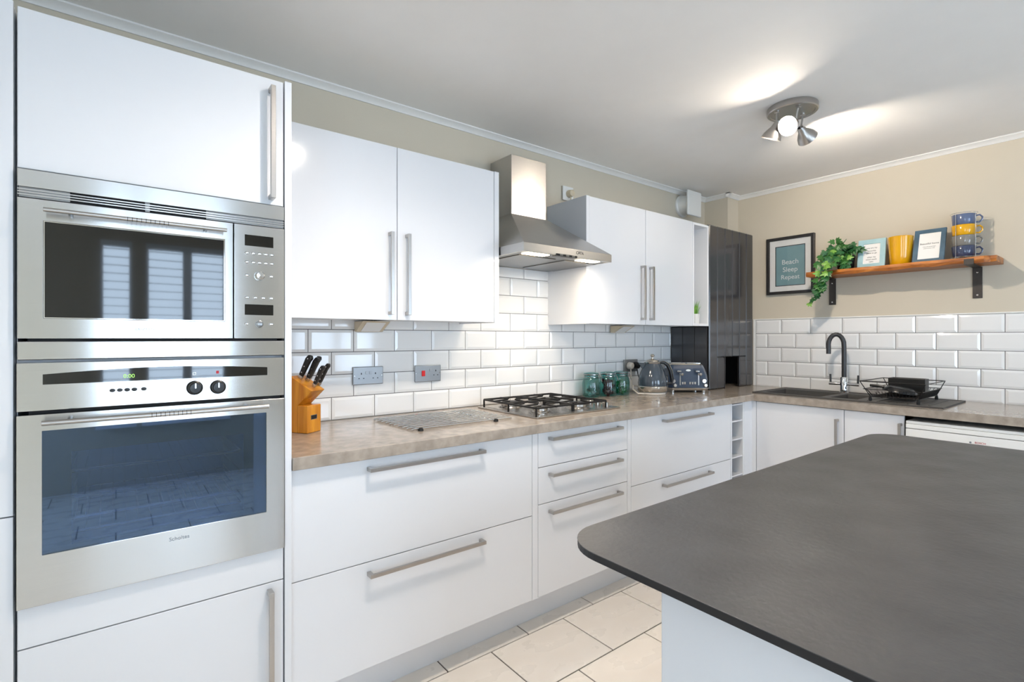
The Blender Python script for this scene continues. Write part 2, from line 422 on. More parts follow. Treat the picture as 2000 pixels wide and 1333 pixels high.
for k in range(5):
    gm.box(XW+0.0045, XW+0.009, -2.72, -0.327, rz[k], rz[k+1])
    base = -0.5267 + (0 if k % 2 == 0 else TP/2)
    for j in range(-13, 4):
        b = min(-0.335, base + (j+1)*TP); a = max(base + j*TP, -2.72)
        if b - a > 0.015: wall_tile(wall_right, 'x', a, b, rz[k], rz[k+1], cache, 0)
build(gm, 'grout_bed', 'grout', wall_right)
build(MB().box(XW-0.002, XW+0.009, -0.3335, -0.316, 0.93, 1.437), 'tile_trim', 'white_plastic', wall_right, 0.002)
build(MB().box(XW-0.002, XW+0.009, -2.72, -0.316, 1.4375, 1.446), 'tile_trim', 'white_plastic', wall_right, 0.002)

# ------------------------------------------------------------------ cabinetry
YT, YF, YW_, ZT = -0.63, -0.615, -0.315, 0.93
XR = XW - 0.615
def bar_h(parent, x0, x1, z, y, s=0.0135, dep=0.035):
    """horizontal square-section bow handle on a front looking toward -y"""
    m = MB().prism([(x0, y), (x0, y-dep), (x1, y-dep), (x1, y), (x1-s, y), (x1-s, y-dep+0.010), (x0+s, y-dep+0.010), (x0+s, y)], 'z', z-s/2, z+s/2)
    return build(m, 'handle', 'nickel', parent, 0.0012)
def bar_v(parent, x, z0, z1, y, s=0.0135, dep=0.035):
    m = MB().prism([(y, z0), (y-dep, z0), (y-dep, z1), (y, z1), (y, z1-s), (y-dep+0.010, z1-s), (y-dep+0.010, z0+s), (y, z0+s)], 'x', x-s/2, x+s/2)
    return build(m, 'handle', 'nickel', parent, 0.0012)
def bar_vx(parent, y, z0, z1, x, s=0.0135, dep=0.035):
    m = MB().prism([(x, z0), (x-dep, z0), (x-dep, z1), (x, z1), (x, z1-s), (x-dep+0.010, z1-s), (x-dep+0.010, z0+s), (x, z0+s)], 'y', y-s/2, y+s/2)
    return build(m, 'handle', 'nickel', parent, 0.0012)
gp = 0.0015

# left tall cabinet
t = thing('tall_cabinet', 'white tall cabinet at the photo\'s edge, beside the oven tower', 'cabinet', (-0.49, -0.3, 0))
build(MB().box(-0.79, -0.1905, -0.61, 0.008, 0.0, 2.087), 'carcass', 'white_matt', t)
build(MB().box(-0.79, -0.1905, YT-0.002, -0.612, 0.8825, 2.092), 'door', 'white_gloss', t, 0.0015)
build(MB().box(-0.79, -0.1905, YT-0.002, -0.612, 0.15, 0.8795), 'door', 'white_gloss', t, 0.0015)

# oven tower housing
t = thing('oven_housing', 'white tall cabinet housing the microwave and oven', 'cabinet', (0.11, -0.3, 0))
build(MB().box(0.4065, 0.4265, -0.635, 0.008, 0.0, 2.087), 'end_panel', 'white_gloss', t, 0.001)
cm = MB().box(-0.188, -0.1865, -0.60, 0.008, 0, 2.08).box(-0.186, 0.406, -0.02, 0.008, 0, 2.08)
cm.box(-0.186, 0.406, -0.60, -0.02, 2.06, 2.08).box(-0.186, 0.406, -0.60, -0.02, 1.70, 1.715).box(-0.186, 0.406, -0.60, -0.02, 1.240, 1.246)
cm.box(-0.186, 0.406, -0.60, -0.02, 0.640, 0.658).box(-0.186, 0.406, -0.55, -0.02, 0.0, 0.15)
build(cm, 'carcass', 'white_matt', t)
d = build(MB().box(-0.184, 0.4035, YT, -0.611, 1.7025, 2.083), 'door', 'white_gloss', t, 0.0015); bar_v(d, 0.368, 1.716, 2.052, YT)
build(MB().box(-0.184, 0.4035, YT, -0.611, 0.5625, 0.6585), 'fascia', 'white_gloss', t, 0.0015)
d = build(MB().box(-0.184, 0.4035, YT, -0.611, 0.15, 0.5595), 'door', 'white_gloss', t, 0.0015); bar_v(d, 0.364, 0.205, 0.543, YT)

# microwave
def handle_tube(parent, x0, x1, z, y, r, posts, grip):
    h = build(MB().cyl((x0, y, z), (x1, y, z), r, n=16), 'handle', 'nickel', parent, smooth=True)
    for px in posts: build(MB().cyl((px, y, z), (px, YT-0.004, z), r*0.9, n=12), 'handle_post', 'black_plastic', h, smooth=True)
    gx = grip
    for k in range(10):
        build(MB().tube([(gx + k*0.0095, y, z), (gx + k*0.0095 + 0.0012, y, z)], r*1.04, 16), 'grip_ring', 'black_plastic', h)
    return h
t = thing('microwave', 'built-in stainless steel microwave above the oven', 'microwave', (0.11, -0.4, 1.247))
build(MB().box(-0.17, 0.39, -0.60, -0.15, 1.26, 1.69), 'body', 'dark_gap', t)
build(MB().box(-0.183, 0.4035, -0.642, -0.602, 1.657, 1.6985), 'top_trim', 'steel', t, 0.001)
build(MB().box(-0.183, 0.4035, -0.630, -0.602, 1.6325, 1.657), 'vent_recess', 'dark_gap', t)
for k in range(3):
    z = 1.6375 + k*0.0062
    build(MB().box(-0.183, 0.4035, -0.640, -0.6305, z, z+0.0026), 'slat', 'steel', t)
for (a, b) in ((-0.181, -0.090), (0.060, 0.070), (0.199, 0.4015)):
    build(MB().box(a, b, -0.6365, -0.6305, 1.6335, 1.6565), 'vent_blank', 'steel_dark', t)
d = build(MB().ring('y', (-0.183, 0.2645, 1.2985, 1.6305), (-0.138, 0.244, 1.347, 1.581), -0.643, -0.605), 'door', 'steel', t, 0.001)
build(MB().box(-0.138, 0.244, -0.6395, -0.61, 1.347, 1.581), 'window', 'black_glass', d)
build(MB().ring('y', (-0.1375, 0.2435, 1.3475, 1.5805), (-0.1355, 0.2415, 1.3495, 1.5785), -0.6415, -0.639), 'window_trim', 'chrome', d)
text('BAUMATIC', 'lettering', 'letter_grey', d, (0.062, -0.6436, 1.322), 0.010, ROT_Y)
h = handle_tube(d, -0.135, 0.244, 1.6015, -0.676, 0.0052, (-0.088, 0.196), 0.022)
c = build(MB().box(0.2675, 0.4035, -0.643, -0.605, 1.2985, 1.6305), 'control_panel', 'steel', t, 0.0012)
build(MB().box(0.295, 0.372, -0.6438, -0.64, 1.570, 1.602), 'display', 'black_glass', c)
build(MB().box(0.295, 0.372, -0.6438, -0.64, 1.3675, 1.3985), 'display', 'black_glass', c)
bt = [(0.300+i*0.0168, 1.5485) for i in range(5)] + [(0.300+i*0.0168, 1.522) for i in range(5)] + [(0.300, 1.4835), (0.366, 1.4835)]
bt += [(0.300+i*0.022, 1.4185) for i in range(4)] + [(0.2995, 1.341), (0.366, 1.341)]
b0 = None
for (x, z) in bt:
    if b0 is None: b0 = build(MB().lathe([(0.0062, 0), (0.006, 0.002), (0.0035, 0.0042), (0, 0.0046)], (x, -0.643, z), 14, (0, -1, 0), (1, 0.68)), 'button', 'chrome', c, smooth=True); o0 = ORG[b0].copy(); x0_, z0_ = x, z
    else: dup(b0, c, o0 + Vector((x-x0_, 0, z-z0_)))
build(MB().lathe([(0.013, 0), (0.012, 0.012), (0.010, 0.014), (0, 0.0145)], (0.334, -0.643, 1.4835), 24, (0, -1, 0)), 'knob', 'steel', c, smooth=True)
build(MB().lathe([(0.0105, 0), (0.010, 0.006), (0.008, 0.007), (0, 0.0072)], (0.3335, -0.643, 1.341), 24, (0, -1, 0)), 'knob', 'steel_dark', c, smooth=True)
build(MB().box(-0.165, 0.385, -0.630, -0.605, 1.291, 1.2985), 'gap', 'dark_gap', t)
build(MB().box(-0.183, 0.4035, -0.642, -0.602, 1.2485, 1.2912), 'bottom_trim', 'steel', t, 0.001)

# oven
t = thing('oven', 'built-in stainless steel single oven with black glass door', 'oven', (0.11, -0.4, 0.66))
c = build(MB().box(-0.1845, 0.4035, -0.640, -0.602, 1.126, 1.2405), 'control_panel', 'steel', t, 0.001)
arc = [(-0.139, 1.188)] + [(0.356, 1.189)] + [(0.356 - 0.495*k/10.0, 1.2125 + 0.0105*math.sin(math.pi*k/10.0)) for k in range(11)]
build(MB().prism(arc, 'y', -0.6408, -0.638), 'display_strip', 'black_glass', c)
text('0:00', 'clock_digits', 'clock_green', c, (0.026, -0.6412, 1.201), 0.014, ROT_Y)
build(MB().box(0.2225, 0.2295, -0.6412, -0.640, 1.199, 1.207), 'symbol', 'letter_red', c)
build(MB().ring('y', (0.166, 0.174, 1.197, 1.205), (0.1675, 0.1725, 1.1985, 1.2035), -0.6412, -0.640), 'symbol', 'letter_white', c)
b0 = None
for x in (-0.008, 0.007, 0.022, 0.037, 0.057):
    if b0 is None: b0 = build(MB().lathe([(0.0062, 0), (0.0058, 0.003), (0, 0.0036)], (x, -0.640, 1.166), 14, (0, -1, 0), (1, 0.75)), 'button', 'black_plastic', c, smooth=True); o0 = ORG[b0].copy(); xx = x
    else: dup(b0, c, o0 + Vector((x-xx, 0, 0)))
for x, z in ((0.171, 1.162), (0.227, 1.161)):
    k = build(MB().lathe([(0.0200, 0), (0.0200, 0.003), (0.0165, 0.005), (0.015, 0.018), (0.013, 0.020), (0, 0.0205)], (x, -0.640, z), 28, (0, -1, 0)), 'knob', 'black_plastic', c, smooth=True)
    build(MB().box(x-0.0012, x+0.0012, -0.6612, -0.656, z, z+0.013), 'pointer', 'chrome', k)
    build(MB().lathe([(0.0208, 0), (0.0208, 0.0012)], (x, -0.640, z), 28, (0, -1, 0)), 'ring', 'chrome', k, smooth=True)
build(MB().box(-0.165, 0.395, -0.625, -0.60, 1.117, 1.1262), 'gap', 'dark_gap', t)
d = build(MB().ring('y', (-0.1845, 0.4035, 0.6615, 1.1168), (-0.140, 0.353, 0.7805, 1.0775), -0.643, -0.605), 'door', 'steel', t, 0.001)
build(MB().ring('y', (-0.140, 0.353, 0.7805, 1.0775), (-0.087, 0.293, 0.792, 1.020), -0.636, -0.6345), 'mask', 'black_glass', d)
build(MB().box(-0.140, 0.353, -0.640, -0.6365, 0.7805, 1.0775), 'window', 'oven_glass', d)
text('Scholtes', 'lettering', 'letter_grey', d, (0.135, -0.6436, 0.756), 0.014, ROT_Y)
handle_tube(d, -0.138, 0.352, 1.100, -0.678, 0.0060, (-0.089, 0.300), 0.072)
cv = MB().box(-0.10, -0.095, -0.60, -0.24, 0.785, 1.03).box(0.298, 0.303, -0.60, -0.24, 0.785, 1.03).box(-0.095, 0.298, -0.60, -0.24, 1.025, 1.03)
cv.box(-0.095, 0.298, -0.60, -0.24, 0.785, 0.79).box(-0.095, 0.298, -0.245, -0.24, 0.79, 1.025)
build(cv, 'cavity', 'cavity', t)
for z in (0.965, 0.900, 0.845, 0.81):
    m = MB().tube([(-0.09, -0.59, z), (0.293, -0.59, z), (0.293, -0.26, z), (-0.09, -0.26, z)], 0.0022, 6, closed=True)
    m.cyl((-0.09, -0.575, z-0.008), (0.293, -0.575, z-0.008), 0.0016, n=6)
    for k in range(1, 14): m.cyl((-0.09+k*0.0275, -0.59, z), (-0.09+k*0.0275, -0.26, z), 0.0012, n=5)
    build(m, 'oven_shelf', 'chrome', t)

# base units on the hob wall
def drawer_unit(name, label, x0, x1, splits, hx, hz, panel):
    t = thing(name, label, 'cabinet', ((x0+x1)/2, -0.3, 0.165))
    build(MB().box(x0, x1, -0.594, 0.0, 0.172, 0.886), 'carcass', 'white_matt', t)
    for k in range(len(splits)-1):
        f = build(MB().box(x0+gp, x1-gp, YF, -0.597, splits[k+1]+gp, splits[k]-gp), 'drawer_front', 'white_gloss', t, 0.0012)
        bar_h(f, hx[0], hx[1], hz[k], YF)
    if panel: build(MB().box(panel[0]+0.0006, panel[1]-0.0006, YF-0.001, 0.0, 0.168, 0.886), 'end_panel', 'white_gloss', t, 0.0008)
    return t
drawer_unit('drawer_cabinet', 'white cabinet with two wide drawers beside the oven tower', 0.4275, 1.4145, [0.886, 0.532, 0.168], (0.675, 1.150), (0.852, 0.4935), (1.4145, 1.4465))
drawer_unit('drawer_cabinet', 'white cabinet with three drawers under the hob', 1.4475, 2.0455, [0.886, 0.733, 0.571, 0.168], (1.507, 1.979), (0.8555, 0.696, 0.532), (2.0455, 2.0735))
drawer_unit('drawer_cabinet', 'white cabinet with two drawers beside the wine rack', 2.0745, 3.047, [0.886, 0.538, 0.168], (2.334, 2.803), (0.850, 0.500), None)
t = thing('wine_rack', 'narrow open white wine rack beside the corner post', 'rack', (3.12, -0.3, 0.168))
build(MB().box(3.0485, 3.0645, YF, -0.02, 0.168, 0.886), 'side_panel', 'white_gloss', t, 0.001)
build(MB().box(3.197, 3.213, YF, -0.02, 0.168, 0.886), 'side_panel', 'white_gloss', t, 0.001)
build(MB().box(3.0645, 3.197, -0.03, -0.02, 0.168, 0.886), 'back_panel', 'white_matt', t)
for z in (0.878, 0.772, 0.655, 0.542, 0.425, 0.308, 0.184):
    build(MB().box(3.0645, 3.197, YF+0.004, -0.031, z-0.008, z), 'shelf', 'white_gloss', t)
build(MB().box(0.4275, 3.38, -0.495, -0.478, 0.0, 0.165), 'plinth', 'white_gloss', None, 0.001, label='white plinth board along the foot of the drawer cabinets', cat='plinth')

# sink-run units
t = thing('sink_cabinet', 'white door cabinet under the sink, beside the corner post', 'cabinet', (3.6, -0.9, 0.168))
build(MB().box(XR+0.02, XW, -1.1535, -0.647, 0.172, 0.74), 'carcass', 'white_matt', t)
d = build(MB().box(XR, XR+0.018, -1.1535, -0.6465, 0.168, 0.884), 'door', 'white_gloss', t, 0.0012); bar_vx(d, -1.122, 0.49, 0.829, XR)
build(MB().prism([(3.2145, YF), (XR, YF), (XR, -0.6435), (XR+0.04, -0.6435), (XR+0.04, YF+0.04), (3.2145, YF+0.04)], 'z', 0.168, 0.886), 'corner_post', 'white_gloss', t, 0.001)
t = thing('narrow_cabinet', 'narrow white door cabinet beside the dishwasher', 'cabinet', (3.6, -1.3, 0.168))
build(MB().box(XR+0.02, XW, -1.437, -1.156, 0.172, 0.74), 'carcass', 'white_matt', t)
d = build(MB().box(XR, XR+0.018, -1.4375, -1.1565, 0.168, 0.884), 'door', 'white_gloss', t, 0.0012); bar_vx(d, -1.424, 0.50, 0.843, XR)
t = thing('dishwasher', 'white freestanding dishwasher under the sink worktop', 'dishwasher', (3.6, -1.74, 0))
build(MB().box(XR+0.03, XW-0.02, -2.04, -1.447, 0.02, 0.845), 'body', 'white_plastic', t)
build(MB().box(XR-0.006, XW-0.02, -2.04, -1.447, 0.847, 0.862), 'lid', 'white_plastic', t, 0.003)
c = build(MB().box(XR-0.010, XR+0.03, -2.04, -1.447, 0.8235, 0.846), 'top_rail', 'white_plastic', t, 0.002)
c = build(MB().box(XR-0.010, XR+0.03, -2.04, -1.447, 0.70, 0.8205), 'control_panel', 'white_plastic', t, 0.002)
text('BOSCH', 'lettering', 'letter_red', c, (XR-0.0105, -1.742, 0.7885), 0.0125, ROT_X)
build(MB().lathe([(0.0045, 0), (0.0045, 0.001)], (XR-0.0105, -1.706, 0.7875), 16, (-1, 0, 0)), 'emblem', 'letter_grey', c)
build(MB().box(XR-0.010, XR+0.03, -2.04, -1.447, 0.10, 0.697), 'door', 'white_plastic', t, 0.002)
build(MB().box(XR+0.05, XR+0.066, -1.44, -0.50, 0.0, 0.165), 'plinth', 'white_gloss', None, 0.001, label='white plinth board under the sink cabinets', cat='plinth')

# worktop (one L), with a cut-out for the sink
WF = -0.642; WX = XW - 0.637
SX0, SX1, SY0, SY1 = 3.385, 3.845, -1.575, -0.600
t = thing('worktop', 'L-shaped mottled stone-look worktop running under the tiles', 'worktop', (2.0, -0.3, 0.89))
m = MB().box(0.4275, WX, WF, 0.0, 0.889, ZT)
build(m, 'slab', 'worktop', t, 0.003, label='long run along the hob wall')
m = MB().box(WX+0.0005, XW, SY1, 0.0, 0.889, ZT).box(WX+0.0005, XW, -2.72, SY0, 0.889, ZT).box(WX+0.0005, SX0, SY0, SY1, 0.889, ZT).box(SX1, XW, SY0, SY1, 0.889, ZT)
build(m, 'slab', 'worktop', t, label='shorter run along the sink wall')
build(MB().box(WX-0.002, WX+0.003, WF, -0.316, 0.929, 0.9312), 'joint_strip', 'chrome', t)

# ------------------------------------------------------------------ wall cabinets
ZB, ZTOP = 1.378, 2.098
def wall_unit(label, x0, xm, x1, lp, rp, handles, zb, zt):
    t = thing('wall_cabinet', label, 'cabinet', ((x0+x1)/2, -0.15, zb))
    build(MB().box(x0, x1, -0.294, 0.008, zb+0.006, zt-0.003), 'carcass', 'white_matt', t)
    for (a, b), hx in (((x0, xm), handles[0]), ((xm, x1), handles[1])):
        d = build(MB().box(a+gp, b-gp, YW_, -0.297, zb, zt), 'door', 'white_gloss', t, 0.0012)
        bar_v(d, hx, handles[2], handles[3], YW_)
    for p in (lp, rp):
        if p: build(MB().box(p[0], p[1], YW_-0.002, 0.008, zb-0.002, zt+0.001), 'end_panel', 'white_gloss', t, 0.0008)
    return t
wall_unit('white double-door wall cabinet between oven tower and hood', 0.4275, 0.928, 1.429, None, (1.4295, 1.456), (0.894, 0.970, 1.396, 1.737), ZB-0.003, ZTOP)
wall_unit('white double-door wall cabinet right of the hood', 2.0855, 2.587, 3.099, (2.0595, 2.085), None, (2.544, 2.629, 1.410, 1.742), ZB+0.003, ZTOP-0.004)
t = thing('open_shelf_unit', 'narrow open white wall unit holding a small plant', 'cabinet', (3.2, -0.15, 1.383))
for (a, b, c, d_) in ((3.1005, 3.1165, 1.383, 2.092), (3.2805, 3.2965, 1.383, 2.092)):
    build(MB().box(a, b, YW_, 0.008, c, d_), 'side_panel', 'white_matt', t, 0.0008)
build(MB().box(3.1165, 3.2805, YW_, 0.008, 2.076, 2.092), 'top_panel', 'white_matt', t)
build(MB().box(3.1165, 3.2805, YW_, 0.008, 1.383, 1.399), 'bottom_panel', 'white_matt', t)
build(MB().box(3.1165, 3.2805, -0.004, 0.008, 1.399, 2.076), 'back_panel', 'white_matt', t)
for (x, lab, zz) in ((0.925, 'beige wedge light under the wall cabinet by the oven', 1.375), (2.675, 'beige wedge light under the wall cabinet by the boiler', 1.381)):
    t = thing('under_cabinet_light', lab, 'light', (x, -0.06, zz-0.045), 'wedge lights under the wall cabinets')
    build(MB().prism([(-0.115, zz), (-0.010, zz), (-0.010, zz-0.045), (-0.025, zz-0.047)], 'x', x-0.065, x+0.065), 'housing', 'beige_plastic', t, 0.002)
    build(MB().prism([(-0.105, zz-0.0065), (-0.035, zz-0.0435), (-0.035, zz-0.0455), (-0.105, zz-0.0085)], 'x', x-0.045, x+0.045), 'lens', 'paper', t)

# ------------------------------------------------------------------ cooker hood
t = thing('cooker_hood', 'stainless steel chimney cooker hood over the gas hob', 'hood', (1.76, -0.25, 1.70))
HX0, HX1, HY, HZ = 1.461, 2.059, -0.50, 1.698
build(MB().box(1.637, 1.881, -0.182, 0.006, 1.945, 2.268), 'chimney', 'steel_satin', t, 0.0015)
A = [(HX0, HY, 1.738), (HX1, HY, 1.738), (HX1, 0.006, 1.738), (HX0, 0.006, 1.738)]; B_ = [(1.630, -0.188, 1.952), (1.888, -0.188, 1.952), (1.888, 0.006, 1.952), (1.630, 0.006, 1.952)]
build(MB().add(A + B_, [(3,2,1,0), (4,5,6,7), (0,1,5,4), (1,2,6,5), (2,3,7,6), (3,0,4,7)]), 'canopy', 'steel_satin', t, 0.0015)
r_ = build(MB().ring('z', (HX0, HX1, HY, 0.006), (HX0+0.012, HX1-0.012, HY+0.012, -0.006), HZ, 1.738), 'rim', 'steel_satin', t, 0.001)
build(MB().box(HX0+0.012, HX1-0.012, HY+0.012, -0.006, HZ+0.003, HZ+0.010), 'filter_plate', 'steel_dark', t)
for k in range(2):
    a = HX0+0.06 + k*0.30
    f = build(MB().box(a, a+0.24, -0.39, -0.05, HZ-0.001, HZ+0.003), 'grease_filter', 'steel_dark', t, 0.001)
    a2 = HX0+0.055 + k*0.355
    build(MB().box(a2, a2+0.13, -0.470, -0.415, HZ, HZ+0.004), 'lamp', 'hood_glow', t)
    ld = bpy.data.lights.new('hood_lamp', 'AREA'); ld.shape = 'RECTANGLE'; ld.size = 0.13; ld.size_y = 0.055; ld.energy = HOOD; ld.color = (1, 0.86, 0.68)
    lo = bpy.data.objects.new('hood_lamp', ld); col.objects.link(lo); place(lo, (a2+0.065, -0.4425, HZ-0.002), t)
b = build(MB().box(1.66, 1.80, HY-0.006, HY+0.03, HZ-0.004, HZ+0.008), 'switch_bar', 'black_plastic', t, 0.003)
for x in (1.68, 1.72, 1.76): build(MB().box(x, x+0.02, HY-0.009, HY-0.004, HZ-0.002, HZ+0.006), 'switch', 'steel_dark', b, 0.001)
text('CATA', 'lettering', 'letter_dark', r_, (1.822, HY-0.0006, 1.722), 0.020, ROT_Y)

# ------------------------------------------------------------------ boiler cupboard
BX0 = 3.309; BW = (XW - 0.002 - BX0) / 6
t = thing('boiler_cupboard', 'black tongue-and-groove boarded boiler cupboard in the corner', 'cupboard', (3.6, -0.16, ZT+0.001))
NX0, NX1, NZ = 3.512, 3.726, 1.160
bk = MB().box(BX0+0.006, XW-0.003, -0.300, -0.296, NZ, 2.10).box(BX0+0.006, NX0, -0.300, -0.296, 0.932, NZ).box(NX1, XW-0.003, -0.300, -0.296, 0.932, NZ)
bk.box(BX0+0.006, BX0+0.010, -0.296, 0.0, 0.932, 2.10).box(BX0+0.006, XW-0.003, -0.300, 0.0, 2.098, 2.104)
bk.box(BX0+0.010, XW-0.003, -0.006, -0.001, 0.932, 1.3).box(BX0+0.010, XW-0.003, -0.296, -0.006, 1.22, 1.23).box(XW-0.008, XW-0.003, -0.296, -0.006, 0.932, 1.3)
build(bk, 'carcass', 'dark_gap', t)
for k in range(6):
    a, b = BX0 + k*BW, BX0 + (k+1)*BW
    segs = [(a, b, 0.932, 2.105)]
    if b > NX0 + 0.002 and a < NX1 - 0.002:
        segs = [(a, b, NZ, 2.105)]
        if a < NX0 - 0.004: segs.append((a, NX0, 0.932, NZ))
        if b > NX1 + 0.004: segs.append((NX1, b, 0.932, NZ))
    for (p, q, z0, z1) in segs:
        build(MB().box(p+0.0004, q-0.0004, YW_, -0.301, z0, z1), 'plank', 'boiler_paint', t, 0.007, seg=1)
for k in range(3):
    build(MB().box(BX0-0.003, BX0+0.005, -0.296+k*0.0985+0.001, -0.296+(k+1)*0.0985-0.001, 0.932, 1.380), 'plank', 'boiler_paint', t, 0.003)
build(MB().box(NX0-0.005, NX0, YW_-0.004, -0.10, 0.932, NZ), 'edge_batten', 'boiler_paint', t)

# ------------------------------------------------------------------ electrical
def hole(m, x, z, w=0.006, h=0.0035): m.box(x-w/2, x+w/2, -0.0105, -0.0094, z-h/2, z+h/2)
def plate(name, label, cat, x0, x1, z0, z1, m='socket_steel', group=None):
    t = thing(name, label, cat, ((x0+x1)/2, -0.003, z0), group)
    build(MB().box(x0, x1, -0.0098, -0.0003, z0, z1), 'plate', m, t, 0.003)
    return t
def socket_face(t, cx_, cz, rock=None):
    m = MB(); hole(m, cx_, cz+0.012, 0.004, 0.008); hole(m, cx_-0.011, cz-0.010); hole(m, cx_+0.011, cz-0.010)
    build(m, 'pin_holes', 'dark_gap', t)
    if rock: build(MB().box(rock-0.006, rock+0.006, -0.0125, -0.0095, cz+0.009, cz+0.022), 'rocker', 'socket_steel', t, 0.001)
t = plate('double_socket', 'brushed steel double socket on tiles beside knife block', 'socket', 0.854, 1.000, 1.083, 1.166)
socket_face(t, 0.893, 1.122, 0.918); socket_face(t, 0.961, 1.122, 0.936)
for x in (0.861, 0.993): build(MB().lathe([(0.003, 0), (0.0025, 0.001), (0, 0.0012)], (x, -0.0098, 1.124), 10, (0, -1, 0)), 'screw', 'chrome', t)
t = plate('cooker_switch', 'brushed steel cooker switch with red rocker on tiles', 'switch', 1.167, 1.313, 1.080, 1.163)
build(MB().box(1.203, 1.221, -0.0145, -0.0095, 1.108, 1.136), 'rocker', 'red', t, 0.0015)
socket_face(t, 1.283, 1.122, 1.252)
for x in (1.174, 1.306): build(MB().lathe([(0.003, 0), (0.0025, 0.001), (0, 0.0012)], (x, -0.0098, 1.122), 10, (0, -1, 0)), 'screw', 'chrome', t)
t = plate('double_socket', 'steel double socket with plugs on tiles behind jars', 'socket', 2.753, 2.900, 1.066, 1.150)
for (x, m, lab, dx) in ((2.800, 'cable_white', 'white plug in the socket behind the jars', 0.01), (2.868, 'black_plastic', 'black plug in the socket beside the kettle', 0.03)):
    p = thing('plug', lab, 'plug', (x, -0.03, 1.09))
    build(MB().lathe([(0.024, 0), (0.025, 0.006), (0.022, 0.030), (0.014, 0.036), (0, 0.036)], (x, -0.0105, 1.108), 20, (0, -1, 0)), 'body', m, p, smooth=True)
    build(MB().tube([(x, -0.028, 1.088), (x+dx*0.2, -0.030, 1.05), (x+dx, -0.028, 0.99), (x+dx*2, -0.03, 0.945), (x+dx*3, -0.06, 0.934)], 0.0032, 8), 'cord', m, p, smooth=True)
t = plate('single_socket', 'white single socket above the cabinet beside the hood', 'socket', 2.176, 2.264, 2.155, 2.243, 'white_plastic')
p = thing('plug', 'cream plug in the socket above the wall cabinet', 'plug', (2.222, -0.03, 2.16))
build(MB().lathe([(0.023, 0), (0.024, 0.008), (0.020, 0.034), (0.010, 0.040), (0, 0.040)], (2.222, -0.0105, 2.196), 20, (0, -1, 0)), 'body', 'beige_plastic', p, smooth=True)
build(MB().tube([(2.222, -0.030, 2.176), (2.221, -0.032, 2.13), (2.222, -0.03, 2.105)], 0.0035, 8), 'cord', 'beige_plastic', p, smooth=True)
t = thing('extractor_fan', 'white square extractor fan on the wall near the ceiling', 'fan', (3.45, -0.06, 2.22))
build(MB().lathe([(0.084, 0), (0.084, 0.012), (0.074, 0.020), (0.070, 0.085), (0.070, 0.088)], (3.452, 0.007, 2.318), 36, (0, -1, 0)), 'duct_ring', 'white_plastic', t, smooth=True)
build(MB().box(3.362, 3.538, -0.112, -0.092, 2.222, 2.412), 'front_plate', 'white_plastic', t, 0.010, seg=3)
build(MB().box(3.40, 3.50, -0.092, -0.080, 2.26, 2.38), 'back_plate', 'dark_gap', t)

# ------------------------------------------------------------------ ceiling lights
LX, LY = 2.608, -1.172
def head(t, base, tip, aim, glow='lamp_glow'):
    """bracket from base to tip (shade pivot), bell shade opening toward aim"""
    base, tip, aim = Vector(base), Vector(tip), Vector(aim).normalized()
    s = build(MB().lathe_open([(0.012, -0.012), (0.017, 0.0), (0.021, 0.014), (0.031, 0.028), (0.041, 0.046), (0.047, 0.066), (0.0455, 0.066), (0.0395, 0.046), (0.0295, 0.029), (0.019, 0.015), (0.0, 0.008)], tip, 28, aim), 'shade', 'nickel', t, smooth=True, ang=60)
    build(MB().lathe([(0.0, -0.0175), (0.012, -0.012), (0.0175, 0.0), (0.012, 0.012), (0.0, 0.0175)], tip + aim*0.036, 14, aim), 'bulb', glow, s, smooth=True)
    br = MB().tube([base, (base + tip)/2 + Vector((0, 0, 0.004)), tip - aim*0.004], 0.0045, 8)
    build(br, 'bracket', 'nickel', t, smooth=True)
    build(MB().lathe([(0.012, 0), (0.012, 0.014), (0.009, 0.018), (0, 0.018)], base + Vector((0, 0, 0.012)), 16, (0, 0, -1)), 'bracket_mount', 'nickel', t, smooth=True)
def spotlight(lab, LX, LY, aims, glow):
    t = thing('ceiling_spotlight', lab, 'light', (LX, LY, CZ))
    build(MB().lathe([(0.0, 0.0), (0.110, 0.0), (0.112, -0.004), (0.112, -0.026), (0.108, -0.030), (0.098, -0.030), (0.096, -0.026), (0.0, -0.026)][::-1], (LX, LY, CZ), 48), 'ceiling_plate', 'nickel', t, smooth=True)
    L0 = Vector((LX, LY, CZ-0.03))
    for (b, p, dz, aim) in aims:
        head(t, L0 + rt*b[0] + vd*b[1], L0 + rt*p[0] + vd*p[1] + Vector((0, 0, dz)), rt*aim[0] + vd*aim[1] + Vector((0, 0, aim[2])), aim[3] if len(aim) > 3 else glow)
vd = Vector((0.6146, 0.7888, 0)); rt = Vector((0.7888, -0.6146, 0))
spotlight('satin nickel three-head spotlight on the ceiling near shelf', LX, LY, [
    ((-0.080, -0.01), (-0.083, -0.01), -0.062, (-0.25, 0.42, -1.0, 'lamp_glow_soft')),
    ((-0.010, -0.07), (-0.012, -0.045), -0.066, (-0.95, -0.55, -0.52, 'lamp_glow_soft')),
    ((0.062, 0.02), (0.055, 0.02), -0.070, (0.85, 0.50, -0.62))], 'lamp_glow')
spotlight('satin nickel three-head spotlight on the ceiling above the drawers', 0.82, -1.28, [
    ((-0.080, -0.01), (-0.083, -0.01), -0.062, (-0.18, 0.10, -1.0)),
    ((-0.010, -0.07), (-0.012, -0.045), -0.066, (-0.10, -0.15, -1.0)),
    ((0.062, 0.02), (0.055, 0.02), -0.070, (0.22, 0.10, -1.0))], 'lamp_glow_down')
bpy.context.view_layer.update()

